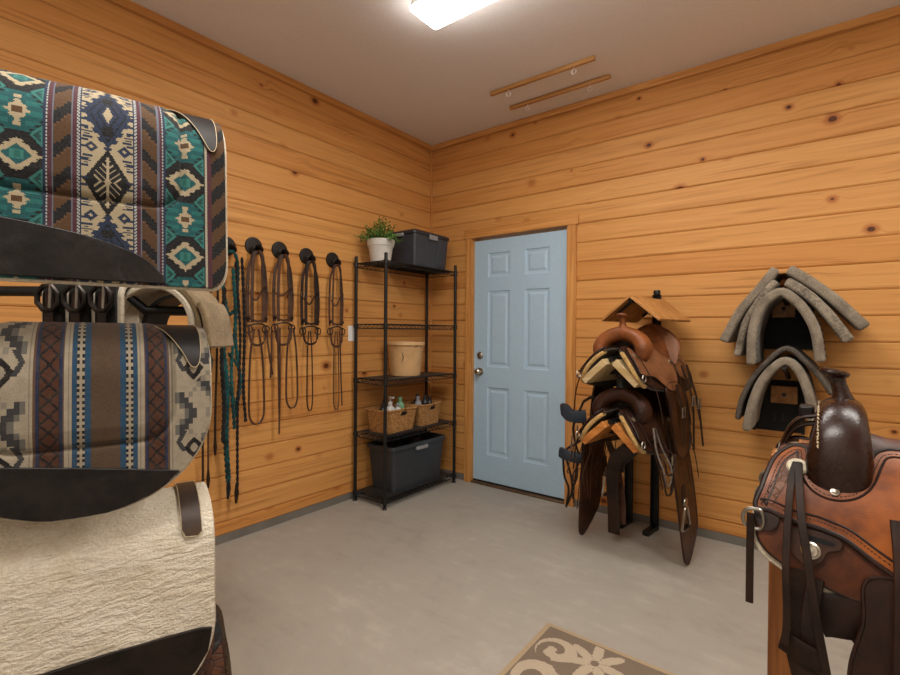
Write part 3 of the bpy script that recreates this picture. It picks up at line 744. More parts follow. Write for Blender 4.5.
# teal pattern
def teal_mat():
    m, b = newmat('teal_blanket_weave', .92, .15); n = E.nt.nodes.new('ShaderNodeUVMap'); n.uv_map = 'UVMap'; s = E.nt.nodes.new('ShaderNodeSeparateXYZ'); E.nt.links.new(n.outputs[0], s.inputs[0])
    u0, v0 = E(s.outputs[0]), ab(E(s.outputs[1])); q = .0022
    u = (fl(u0 / q) + .5) * q; v = (fl(v0 / q) + .5) * q
    nz = noise(vec(u0, v0), 260, 3) ; fine = noise(vec(u0 * 1.0, v0 * 6), 300, 2)
    U = ab(u - .2155)
    BK, CR, TL, NV, BR_, MR, WH, LT, OR = '#101115', '#a29377', '#114c4f', '#1f2b42', '#523722', '#49252e', '#a0a19e', '#2f6d67', '#4f361f'
    c = lin(CR)
    # cream centre panel: navy diamond, black diamond alternating every .155
    P = .265; vv = md(v - .135 + P / 2, P) - P / 2      # navy centre at .155
    vk = md(v - .2675 + P / 2, P) - P / 2                # black centre at .31
    nav = U * 1.7 + ab(vv); c = mix((nav < .066) , c, NV); c = mix(band(nav, .066, .076) * (fr(v / .0165) < .5), c, NV)
    c = mix(band(nav, .048, .053), c, BK); c = mix(nav < .032, c, BK); c = mix(nav < .027, c, NV); c = mix(U * 2.2 + ab(vv) < .018, c, CR); c = mix(band(ab(vv), .024, .040) * (U < .008), c, BK)
    blk = U * 1.7 + ab(vk); c = mix(blk < .066, c, BK)
    br = (blk < .052) * mx(U < .0013, mx(band(fr(ab(vk) / .0125 - U / .0125), 0., .24) * (U < .022), (U + ab(vk)) < .006)); c = mix(br, c, CR)
    # small motifs at the sides of the panel
    vs_ = md(v - .0775, .155) - .0775
    vs_ = md(v - .06875 + .06625, .1325) - .06625
    du = ab(U - .027); sm_ = du + ab(vs_); c = mix(sm_ < .0115, c, NV); c = mix(sm_ < .004, c, CR)
    fk = band(U, .031, .042) * (fr(v / .0125) < .36) * (fr(v / .0375 + .1) < .7); c = mix(fk, c, NV); c = mix(band(ab(vs_), .016, .020) * (U < .04) * (U > .024), c, NV)
    fk2 = (ab(ab(vs_) - .028) + ab(U - .034) * .8 < .0075) * (fr(v / .0044) < .62); c = mix(fk2, c, NV)
    # rope lines and maroon
    def line(lo, hi, col, on=None):
        nonlocal c
        k = band(U, lo, hi); c = mix(k if on is None else k * on, c, col)
    line(.0425, .0447, NV); line(.0447, .0490, BK); line(.0447, .0490, WH, fr(v / .0066 + U / .006) < .6); line(.0490, .0555, MR); line(.0555, .0578, '#5d5f6b')
    # brown bands with black stepped diagonals
    line(.0578, .0845, OR); st = fr(v / .062 - fl((U - .0578) / .0052) * .5 * .19); line(.0578, .0845, BK, st < .46); line(.0578, .0845, '#5c3f2a', band(st, .40, .46))
    line(.0845, .0868, '#5d5f6b'); line(.0868, .0915, MR); line(.0915, .0955, BK); line(.0915, .0955, WH, fr(v / .0066 + U / .006) < .6); line(.0955, .098, NV)
    # teal medallion bands
    tb = band(U, .098, .172); D = ab(U - .135)
    T = .16; vt = md(v + T / 2, T) - T / 2; vc = md(v - .08 + T / 2, T) - T / 2
    t = lin(BK)
    edge = (fr(v / .0088) < .5) * .006
    med = mx(D * .88 + ab(vt) * .72 - edge * .9, ab(vt) * 1.05) ; t = mix(med < .0385, t, TL); t = mix((med < .0365) * (fr(v / .0176) < .5) * (D > .012), t, '#1c605d')
    t = mix((D * 1.2 + ab(vt) < .019 + edge * .6), t, CR); t = mix((D < .007) * (ab(vt) < .005), t, OR); t = mix((D < .006) * band(ab(vt), .021, .028), t, CR)
    cd = D * 1.05 + ab(vc) * 1.15; t = mix(cd < .0355 + edge * .6, t, CR); t = mix(cd < .023, t, TL); t = mix((D < .010) * (ab(vc) < .009), t, LT); t = mix((D < .004) * (ab(vc) < .006), t, '#1b5a52')
    tr = D - ab(ab(vt) - .040) * .95; t = mix((tr > .0165) * (D < .036), t, LT); t = mix((tr > .0225) * (D < .0335), t, '#143f3c'); t = mix((tr > .0275) * (D < .0335) * (fr(v / .0088) < .6), t, LT)
    c = mix(tb, c, t)
    line(.172, .1745, BK); line(.1745, .179, WH, fr(v / .0066) < .5); line(.179, .186, MR); line(.186, .30, OR); st2 = fr(v / .062 + fl((U - .186) / .0052) * .095); line(.186, .30, BK, st2 < .5)
    cc = mix(sm(nz, .25, .75) * .30, c, mix(.5, c, lin('#6a655e'))); cc = mix((fine < .44) * .22, cc, lin('#15120f'))
    setc(b, cc); bump(b, nz * .6 + fine * .4, .5, .003); b.inputs['Sheen Weight'].default_value = .1
    return m
def serape_mat():
    m, b = newmat('serape_blanket_weave', .92, .15); n = E.nt.nodes.new('ShaderNodeUVMap'); n.uv_map = 'UVMap'; s = E.nt.nodes.new('ShaderNodeSeparateXYZ'); E.nt.links.new(n.outputs[0], s.inputs[0])
    u0, v0 = E(s.outputs[0]), ab(E(s.outputs[1])); q = .0020
    u = (fl(u0 / q) + .5) * q; v = (fl(v0 / q) + .5) * q
    nz = noise(vec(u0, v0), 260, 3); fine = noise(vec(u0, v0 * 6), 300, 2); mot = noise(vec(u0, v0), 55, 3)
    U = ab(u - .192)
    BN, BL, CR, BK, RU, NV, GY, DG = '#534030', '#1e4663', '#a29682', '#141316', '#4d2b1d', '#202c4b', '#67655f', '#36373a'
    c = lin(BN)
    def line(lo, hi, col, on=None):
        nonlocal c
        k = band(U, lo, hi); c = mix(k if on is None else k * on, c, col)
    line(.024, .054, BL); line(.0335, .0455, BK, fr(v / .0115) < .52); line(.0335, .0455, CR, fr(v / .0115) > .52); line(.0372, .0412, CR)
    line(.054, .066, CR); line(.0585, .0600, '#857b6c'); line(.066, .0685, '#5c4334')
    line(.0685, .1085, NV); line(.0745, .1030, RU); la = (U - .0745) / .0285
    d1 = ab(fr(v / .030 + la) - .5) ; d2 = ab(fr(v / .030 - la) - .5); line(.0745, .1030, BK, mx(d1 < .10, d2 < .10)); line(.0725, .0748, '#23242a'); line(.1028, .105, '#23242a')
    line(.1085, .112, '#5c4334'); line(.112, .122, CR); line(.1165, .1180, '#857b6c')
    # stepped greys
    sx = fl((U - .122) / .0085); vp = md(v + .03, .17) - .085; sv = fl(ab(vp) / .0115)
    st = sv + sx
    g = lin(CR); g = mix(band(md(st, 8.), 1.5, 3.5), g, GY); g = mix(band(md(st, 8.), 2.5, 4.5) * (sx > .5), g, DG); g = mix((md(sv - sx, 7.) < 1.) * (sx > 2.5), g, '#867e72')
    dm = ab(U - .158) * 1.15 + ab(md(v - .30 + .085, .17) - .085); g = mix(dm < .030, g, CR); g = mix(dm < .024, g, BK); g = mix(dm < .011, g, '#998e7b')
    ch = ab(md(v - .115 + .085, .17) - .085); chv = ab(U - .128 - ch * .55); g = mix((chv < .0048) * (ch < .022), g, DG)
    c = mix(U > .122, c, g)
    cc = mix(sm(mot, .35, .7) * .22, c, lin('#5b5148')); cc = mix(sm(nz, .3, .75) * .25, cc, mix(.5, c, lin('#6d6459'))); cc = mix((fine < .43) * .2, cc, lin('#1b1714'))
    setc(b, cc); bump(b, nz * .6 + fine * .4, .5, .003); b.inputs['Sheen Weight'].default_value = .1
    return m
M_tealpad = teal_mat(); M_serape = serape_mat()
PAD_RZ = math.atan2(-.956, -.292)
def section(R, flare=86):
    q = R * math.radians(flare)
    def f(s):
        a = abs(s); sg = 1 if s >= 0 else -1
        if a < q: th = a / R; y = R * math.sin(th); z = -(R - R * math.cos(th))
        else: th = math.radians(flare); y = R * math.sin(th) + (a - q) * math.cos(th); z = -(R - R * math.cos(th)) - (a - q) * math.sin(th)
        return sg * y, z
    return f
def saddle_pad(lab, loc, L, R, Ssp, rx, rs, mat, puff, wear, wearmat, patch, patchmat, thick=.022, fl_ext=.005, lining=None, far=1.0):
    """x runs from the end facing the room (0) to the hidden end (L); side y>0 faces the camera"""
    t = thing('saddle_pad', lab, 'saddle pad', loc, PAD_RZ, 'saddle pads on the swing arms'); base_ = section(R); sec = lambda s: base_(s if s >= 0 else s * far)
    def x0(a, S1, e):
        k = (abs(a) - (S1 - rs)) / rs
        return -e + (rx * (1 - math.sqrt(max(0, 1 - min(1, k) ** 2))) if k > 0 else 0)
    def P(S1, e, off=0):
        def f(u, v):
            s = (v * 2 - 1) * S1; a0 = x0(s, S1, e); x = a0 + (L - 2 * a0) * u; y, z = sec(s); return (x, y, z)
        return f
    NU, NV = 110, 230
    def uvf(u, v):
        s = (v * 2 - 1) * Ssp; a0 = x0(s, Ssp, 0); return (a0 + (L - 2 * a0) * u, s)
    def tk(u, v):
        x, s = uvf(u, v); h = thick
        if puff:
            px, ps = puff; dx = max(0, abs(x - L / 2) - (L / 2 - px - .06)); ds_ = max(0, abs(s) - (ps - .06)); d = math.hypot(dx, ds_) - .06
            h += .009 * max(0, min(1, -d / .035)) - .009 * math.exp(-(d / .0045) ** 2)
        h += .0015 * math.sin(x * 31 + s * 11) * math.sin(s * 23)
        return h
    # body normal must point outward: order (u,v) gives inward, so use negative offsets
    def bl(name, S1, e, a, b_, m, uv=None):
        mb = MB(); return mb.grid(P(S1, e), NU, NV, a, b_, uv).build(name, m, t, bevel=.005, seg=2)
    sgn = 1
    bl('blanket', Ssp, 0, (lambda u, v: sgn * .002), (lambda u, v: sgn * tk(u, v)), mat, uvf)
    mb = MB().grid(P(Ssp + fl_ext, fl_ext), NU, NV, (lambda u, v: -.006), (lambda u, v: .004), uvf)
    mb.build('fleece_lining', lining or M_fleece, t, bevel=.004)
    def mp(off):
        def f(x, s):
            y, z = sec(s); return (x, y, z)
        return f
    for sg in (1, -1):
        ol = [(x, sg * s) for x, s in wear]
        MB().poly(ol, mp(0), thick - .004, thick + .0065, .012).build('wear_leather', wearmat, t, bevel=.0015)
        tp = [Vector((x, *sec(s))) for x, s in densify(ol[:wear_top_n], .01)] if False else None
    if patch:
        MB().poly(patch, mp(0), thick - .004, thick + .006, .010).build('wither_patch', patchmat, t, bevel=.0015)
        # stitched edge
        pts = []
        for (x, s) in densify(patch, .008):
            y, z = sec(s); y1, z1 = sec(s + 1e-3); n_ = Vector((0, -(z1 - z), y1 - y)).normalized(); 
            pts.append(Vector((x, y, z)) + n_ * (thick + .0062))
        MB().tube(pts, .0009, 5, True).build('stitching', M_stitch, t)
    return t
ux, uy = .292, .956
# top pad: teal
EZ = (1.648, -2.790)
wear = [(.118, .462)] + spline([(.122, .445), (.155, .412), (.21, .388), (.27, .372), (.38, .356), (.49, .347)], 5) + [(.49, .462)]
patch = spline([(.018, .15), (.016, .08), (.018, 0), (.018, -.08), (.03, -.11), (.07, -.07), (.115, 0), (.085, .06), (.055, .12), (.032, .162)], 5, True)
saddle_pad('saddle pad with teal diamond pattern and black leather edge, topmost on the left', (EZ[0], EZ[1], 1.766), .50, .118, .465, .03, .06, M_tealpad, (.085, .30), wear, L_black, patch, L_patch, thick=.013, far=.80)
# middle pad: serape stripes
EM = (2.844 - .612 * 1.2 - .790 * .592 - .006, -3.381 + .790 * 1.2 - .612 * .592 - .019)
RX2, RS2, S2, L2_ = .215, .20, .41, .46
def out2(s): return RX2 * (1 - math.sqrt(max(0, 1 - ((s - (S2 - RS2)) / RS2) ** 2)))
ss = [.345, .36, .372, .383, .392, .399, .404, .407]
wear2 = [(.24, .313), (.14, .330)] + [(out2(s) + .006, s) for s in ss] + [(.19, .4085), (.24, .4085)] + [(L2_ - out2(s) - .006, s) for s in ss[::-1][:-1]] + [(L2_ - out2(.30) - .006, .32), (L2_ - .03, .29), (.34, .297)]
patch2 = spline([(.022, .12), (.016, .06), (.02, 0), (.02, -.07), (.05, -.09), (.09, -.04), (.115, .0), (.085, .05), (.055, .10), (.038, .128)], 5, True)
saddle_pad('brown and blue striped saddle pad with rounded black leather skirt, second on left', (EM[0], EM[1], 1.262), .46, .100, .41, .215, .20, M_serape, (.075, .275), wear2, L_black, patch2, L_patch)
# third pad: cream fleece
wear3 = [(.006, .322), (.03, .316), (.10, .312), (.20, .310), (.30, .311), (.40, .313), (.55, .315), (.55, .425), (.075, .425), (.04, .405), (.015, .37)]
patch3 = [(.024, .115), (.024, -.02), (.064, -.02), (.064, .108), (.057, .120), (.032, .122)]
saddle_pad('plain cream wool saddle pad with brown leather edge, lowest pad on the left', (EZ[0] - .004, EZ[1] - .019, .880), .56, .097, .43, .08, .13, M_woolfelt, None, wear3, L_brownblack, patch3, L_patchb)

def swing_arm(lab, loc, L, r=.018, zdrop=.03):
    t = thing('swing_arm', lab, 'saddle rack arm', loc, PAD_RZ, 'black swing arms on the near wall')
    MB().tube([(.03, 0, 0), (L, 0, 0)], r, 14).build('arm', M_black, t)
    MB().tube([(.03, -.07, -.04), (.02, -.04, -.01), (.02, 0, 0), (.02, .04, -.01), (.03, .07, -.04)], .012, 10).build('arm_tip', M_black, t)
    MB().tube([(L - .02, 0, 0), (L - .02, 0, -.22)], .014, 10).build('pivot', M_black, t)
    MB().tube([(L * .45, 0, -.005), (L - .02, 0, -.20)], .010, 10).build('brace', M_black, t)
    return t
for i, (z, lab) in enumerate(((1.764, 'black swing arm under the teal patterned pad'), (1.262, 'black swing arm under the striped brown and blue pad'), (.880, 'black swing arm under the cream wool pad'))):
    swing_arm(lab, (EZ[0] - (.0), EZ[1], z - .034 - .012), 1.14)

# arm with cinches and a fleece lined pad between the two patterned pads
M_cinchblack = felt('black_neoprene', '#26241f', '#151412', 90, .4, .002)
CB = Vector((1.130, -2.813, 1.425)); GZ = math.radians(217.8)
t = thing('swing_arm', 'black bar carrying the girths and fleece lined pad under the teal pad', 'saddle rack arm', (CB.x, CB.y, CB.z - .03), GZ, 'black swing arms on the near wall')
MB().tube([(-.16, -.08, -.055), (-.04, -.04, -.055), (0, 0, 0), (1.30, 0, 0)], .016, 12).build('arm', M_black, t); MB().tube([(1.25, 0, 0), (1.25, 0, -.2)], .012, 10).build('pivot', M_black, t)
MB().grid(lambda u, v: (-.135 + .105 * math.sin((v - .5) * PI), -.04 - .12 * u, -.03 + .112 * math.cos((v - .5) * PI) - .09), 6, 20, -.006, .006).build('saddle_support', M_black, t)
def girth(px, lab, dx, mat=M_cinchblack):
    t = thing('girth', lab, 'girth', (CB.x, CB.y, CB.z), GZ, 'girths hanging under the teal pad')
    def P(u, v):
        s = -.13 - .10 + u * .52; R = .045; a = s / R
        if abs(a) < PI / 2: y = R * math.sin(a); z = R * math.cos(a) - R
        else: y = math.copysign(R, a); z = -R - (abs(s) - R * PI / 2)
        return (dx + (v - .5) * .062, y, z)
    MB().grid(P, 40, 6, -.012, .0).build('body', mat, t, bevel=.003)
    P2 = lambda u, v: (P(u, v)[0] + (v - .5) * .024, P(u, v)[1], P(u, v)[2])
    MB().grid(P2, 40, 6, -.001, .014).build('fleece_lining', M_fleece, t, bevel=.004)
    c = Vector((dx, .066, -.055))
    oc = [c + Vector((.033 * math.cos(k * PI / 4 + PI / 8), .008, .038 * math.sin(k * PI / 4 + PI / 8))) for k in range(8)]
    MB().tube(oc, .0075, 8, True).build('buckle', M_darkmetal, t)
    MB().tube([c + Vector((-.012, .012, .04)), c + Vector((-.012, .016, -.03))], .004, 6).build('buckle_tongue', M_steel, t)
    MB().strap([c + Vector((0, .0, .02)), c + Vector((0, .004, -.05)), c + Vector((.004, .004, -.22))], .026, .004, (1, 0, 0)).build('billet', L_dark, t)
girth(0, 'black girth with octagonal buckle nearest the cream fleece arch', .020)
girth(0, 'middle black girth with buckle, under the teal pad', .098)
girth(0, 'leftmost black girth with buckle, under the teal pad', .176)
# fleece lined pad standing open toward the room
t = thing('saddle_pad', 'small tan felt pad with cream fleece arch, between the two patterned pads', 'saddle pad', (1.200, -2.759, 1.420), math.radians(37.8), 'saddle pads on the swing arms')
sec5 = section(.125); M_tanfelt = felt('tan_pad_felt', '#8f7a5c', '#6f5d43', 150, .8, .004)
def P5(u, v):
    y, z = sec5((v * 2 - 1) * .27); return (y, u * .17, z)
MB().grid(P5, 20, 50, -.022, -.004).build('blanket', M_tanfelt, t, bevel=.004)
MB().grid(lambda u, v: (P5(u, v)[0] * 1.0, -.008 + u * .18, P5(u, v)[2]), 20, 50, -.003, .014).build('fleece_lining', M_fleece, t, bevel=.004)
P6 = lambda u, v: (P5(u, .74 + .26 * v)[0] + .026 + .012 * v, -.01 + u * .16, P5(u, .74 + .26 * v)[2])
MB().grid(P6, 16, 20, -.018, 0).build('felt_flap', M_tanfelt, t, bevel=.005)
# ------------------------------------------------------------------ western saddles
_dS, _dY, _dZ = [], [], []
y_ = 0.; z_ = -.10
for k in range(800):
    s_ = k * .002; _dS.append(s_); _dY.append(y_); _dZ.append(z_); th = math.radians(np.interp(s_, [0, .04, .12, .22, .32, .45, 2], [20, 34, 48, 62, 74, 84, 88]))
    y_ += .002 * math.cos(th); z_ -= .002 * math.sin(th)
def dr(s):
    a = abs(s); y = float(np.interp(a, _dS, _dY)); z = float(np.interp(a, _dS, _dZ)); return (y if s >= 0 else -y), z
def D(x, s):
    y, z = dr(s); return (x, y, z)
def dn(s):
    y0, z0 = dr(s - .004); y1, z1 = dr(s + .004); return Vector((0, -(z1 - z0), y1 - y0)).normalized()
def on(x, s, off): return Vector(D(x, s)) + dn(s) * off
JOCKEY = [(0.058, 0.084), (0.063, 0.064), (0.081, 0.058), (0.098, 0.066), (0.12, 0.094), (0.133, 0.132), (0.144, 0.178), (0.153, 0.210), (0.149, 0.224), (0.126, 0.224), (0.101, 0.232), (0.073, 0.238), (0.042, 0.24), (0.015, 0.246), (-0.009, 0.254), (-0.048, 0.28), (-0.085, 0.302),
          (-.13, .325), (-.18, .335), (-.24, .315), (-.29, .26), (-.325, .19), (-.335, .12), (-.33, .06), (-.25, .045), (-.17, .04), (-0.1, 0.038), (-0.076, 0.042), (-0.059, 0.056), (-0.048, 0.084), (-0.035, 0.124), (-0.017, 0.148), (0.009, 0.158), (0.036, 0.15), (0.052, 0.12)]
INNER = [(0.072, 0.095), (0.088, 0.086), (0.104, 0.108), (0.118, 0.15), (0.130, 0.190), (0.120, 0.208)]
SKIRT = [(.095, .045), (0.117, 0.086), (0.139, 0.148), (0.152, 0.218), (0.147, 0.28), (0.128, 0.308), (0.099, 0.326), (0.067, 0.34), (0.032, 0.35), (-0.007, 0.36), (-0.038, 0.364), (-0.086, 0.372), (-.20, .385), (-.36, .40), (-.47, .395), (-.53, .36), (-.555, .28), (-.55, .15), (-.53, .05), (-.40, .03), (-.1, .03)]
REAR = [(-.30, .035), (-.29, .12), (-.30, .20), (-.34, .26), (-.42, .285), (-.49, .25), (-.53, .17), (-.53, .08), (-.50, .03), (-.42, .02)]
def FENDER(x0, s1, wd): return [(x0 - .01, .315), (x0, .40), (x0 + .02, s1 - .22), (x0 + .01, s1 - .08), (x0 - .05, s1), (x0 - wd * .75, s1), (x0 - wd - .02, s1 - .10), (x0 - wd - .02, s1 - .24), (x0 - wd * .8, .40), (x0 - wd * .7, .315)]
def saddle(lab, loc, rz, mats, fender=(-.04, .80, .16), horn='leather', stirrup=True, detail=False, fend=(1, -1), tilt=0, sk_s=1., flap=None, rack=False, left_off=0):
    t = thing('western_saddle', lab, 'saddle', loc, rz, 'western saddles'); t.rotation_euler = (0, tilt, rz)
    mj, ms, mf, mc, mfen, mfl = mats   # jockey, skirt, fork, seat, fender, fleece
    for sg in (1, -1):
        fx = lambda ol: [(x, sg * s) for x, s in ol]
        mp = lambda x, s: D(x, s)
        # (x, s) has its normal towards +n when x and s run (1, 1): cross(dx, ds) points up and out for s>0
        fp = (False)
        sk = fx([(x, s * sk_s) for x, s in spline(SKIRT, 5, True)]); jk = fx(spline(JOCKEY, 5, True)); rr = fx(spline(REAR, 5, True))
        ex = fx([(x, s * sk_s) for x, s in spline([(x * 1.025 + (.004 if x > 0 else -.004), s * 1.03 + .004) for x, s in SKIRT], 5, True)])
        MB().poly(ex, mp, -.013, .001, .016, fp).build('fleece_lining', mfl, t, bevel=.003)
        MB().poly(sk, mp, .001, .009, .014, fp).build('skirt', ms, t, bevel=.0015)
        j = MB().poly(jk, mp, .012, .021, .011, fp).build('seat_jockey', mj, t, bevel=.002)
        MB().poly(rr, mp, .013, .020, .014, fp).build('rear_jockey', mj, t, bevel=.0015)
        # dark burnished rim and a stitch line
        rim = [on(x, s, .0175) for x, s in jk]
        MB().tube(rim, .0062 if detail else .0046, 8, True).build('rim', L_dark, t)
        rim = [on(x, s, .0065) for x, s in sk]
        MB().tube(rim, .0036, 6, True).build('rim', L_dark, t)
        f0, f1, fw = fender
        if sg in fend:
            fd = fx([(x + (.07 if left_off and sg < 0 else 0), s) for x, s in spline(flap or FENDER(f0, f1, fw), 6, True)])
            lo_ = left_off if sg < 0 else 0
            fo = MB().poly(fd, mp, .0105 + lo_, .0185 + lo_, .016, fp).build('fender', mfen, t, bevel=.002)
            MB().tube([on(x, s, .0185 + lo_) for x, s in fd], .0036, 6, True).build('rim', L_dark, fo)
            if stirrup:
                c = on(f0 - fw * .45, sg * (f1 + .02), .03); st = MB()
                MB().strap([c + Vector((0, 0, .10)), c + Vector((0, 0, -.02))], .06, .012, (1, 0, 0)).build('stirrup_strap', L_strap, t)
                pts = spline([(.0, 0, -.02), (.05, 0, -.035), (.075, 0, -.10), (.078, 0, -.15), (.06, 0, -.165), (0, 0, -.167), (-.06, 0, -.165), (-.078, 0, -.15), (-.075, 0, -.10), (-.05, 0, -.035)], 6, True)
                MB().tube([c + Vector((0, p[0] * .75, p[2])) for p in pts], .016, 8, True, .007, (1, 0, 0)).build('stirrup', M_darkmetal, t)
        # rigging ring
        c = on(.145, sg * .245, .016)
        if detail: continue
        MB().tube([c + Vector((.02 * math.cos(a * PI / 8), sg * .006, .02 * math.sin(a * PI / 8))) for a in range(16)], .004, 6, True).build('rigging_ring', M_steel, t)
        for (x, s) in ((.085, .115), (-.30, .17), (-.44, .16)):
            n_ = dn(sg * s); q = n_.to_track_quat('Z', 'Y').to_matrix()
            MB().lathe([(.017, 0), (.016, .004), (.010, .007), (.001, .008)], on(x, sg * s, .020), 14, q).build('concho', M_silver, t)
            MB().strap(S(on(x, sg * s, .026), on(x + .008, sg * (s + .05), .034), on(x + .004, sg * (s + .20), .036), on(x - .012, sg * (s + .36), .038)), .011, .003, (1, 0, 0)).build('saddle_string', L_strap, t)
    # seat
    def seat(u, v):
        x = -.035 - .33 * u; s = (v * 2 - 1) * .19
        yy, zz = dr(s); k = 1 - (v * 2 - 1) ** 2
        prof = float(np.interp(u, [0, .15, .45, .75, .92, 1], [-.004, -.016, -.016, .010, .055, .085]))
        wn = float(np.interp(u, [0, .3, .7, 1], [.72, .8, 1.0, 1.0]))
        return (x, yy * wn, zz + .016 + (prof + .012) * k)
    MB().grid(seat, 26, 26, -.006, .012).build('seat', mc, t, bevel=.003)
    # cantle with rolled rim
    def cant(u, v):
        a = (v * 2 - 1); yy = a * .165; zb = dr(yy * 1.2)[1] + .01; zt = -.10 + .115 * math.sqrt(max(0, 1 - (a * .985) ** 2)) - .03 * abs(a)
        return (-.345 - .055 * u ** 1.3, yy, zb + (max(zt, zb + .02) - zb) * u)
    MB().grid(cant, 10, 30, -.010, .010).build('cantle', mj, t, bevel=.004)
    rp = [Vector(cant(1, k / 30)) for k in range(31)]
    MB().tube(rp, .013, 10, False, .009, (1, 0, .2)).build('cantle_roll', mc, t)
    # fork: thick ellipse swept over the arch
    path = [(.092, -.26), (.099, -.21), (.106, -.165), (.106, -.115), (.088, -.072), (.050, -.040), (0, -.030)]
    if rack: path = [(.095, -.185), (.112, -.165), (.122, -.138), (.118, -.105), (.096, -.074), (.055, -.050), (0, -.038)]
    path = path + [(-y, z) for y, z in path[-2::-1]]; path = spline(path, 5)
    rings = []; N = len(path); bs_ = [.040, .042, .042, .032, .016] if rack else [.034, .036, .040, .034, .020]
    for i, (y, z) in enumerate(path):
        f = i / (N - 1); c = abs(f * 2 - 1)
        a = float(np.interp(c, [0, .3, .55, .8, 1], [.041, .050, .060, .056, .036])); b_ = float(np.interp(c, [0, .3, .55, .8, 1], bs_))
        y1, z1 = path[min(N - 1, i + 1)]; y0, z0 = path[max(0, i - 1)]; tn = Vector((0, y1 - y0, z1 - z0)).normalized(); nn = Vector((1, 0, 0)).cross(tn)
        if nn.z < 0 and c < .3: nn = -nn
        nn = Vector((0, -tn.z, tn.y)); 
        if nn.dot(Vector((0, y, z + .2))) < 0: nn = -nn
        rg = []
        for k in range(24):
            an = 2 * PI * k / 24; cx = math.copysign(abs(math.cos(an)) ** .85, math.cos(an)); cy = math.copysign(abs(math.sin(an)) ** .85, math.sin(an))
            rg.append(Vector((.010 - .014 * (1 - c) + a * cx, y, z)) + nn * (b_ * cy))
        rings.append(rg)
    MB().loft(rings).build('fork', mf, t, angle=60)
    if rack:
        MB().poly([(-.10, -.27), (.10, -.27), (.11, -.16), (.09, -.09), (0, -.05), (-.09, -.09), (-.11, -.16)], lambda y, z: (-.03 , y, z), -.012, .012, .02).build('gullet_shade', L_black, t)  # added dark panel stands in for the shade inside the gullet
    # horn
    hm = M_rubber if horn == 'rubber' else mf
    rn = []
    for k in range(13):
        f = k / 12; zc = -.012 + .066 * f; xc = -.006 + .016 * f ** 1.4; r = float(np.interp(f, [0, .15, .4, .75, 1], [.032, .0235, .0175, .0155, .0185]))
        rn.append([(xc + r * math.cos(2 * PI * q / 20), r * math.sin(2 * PI * q / 20), zc) for q in range(20)])
    nk = MB().loft(rn)
    if horn == 'rubber':
        for k in range(5): nk.tube([(.002 + .0245 * math.cos(2 * PI * q / 16), .0245 * math.sin(2 * PI * q / 16), .004 + .010 * k) for q in range(16)], .006, 6, True)
    nk.build('horn_neck', hm, t)
    rt = Matrix.Rotation(math.radians(-12), 3, 'Y')
    MB().lathe([(.012, -.008), (.021, -.006), (.028, -.001), (.030, .004), (.0285, .009), (.022, .0125), (.001, .0135)], (.013, 0, .058), 28, rt, 1.0, 1.0).build('horn_cap', hm if horn != 'rubber' else L_dark, t)
    return t
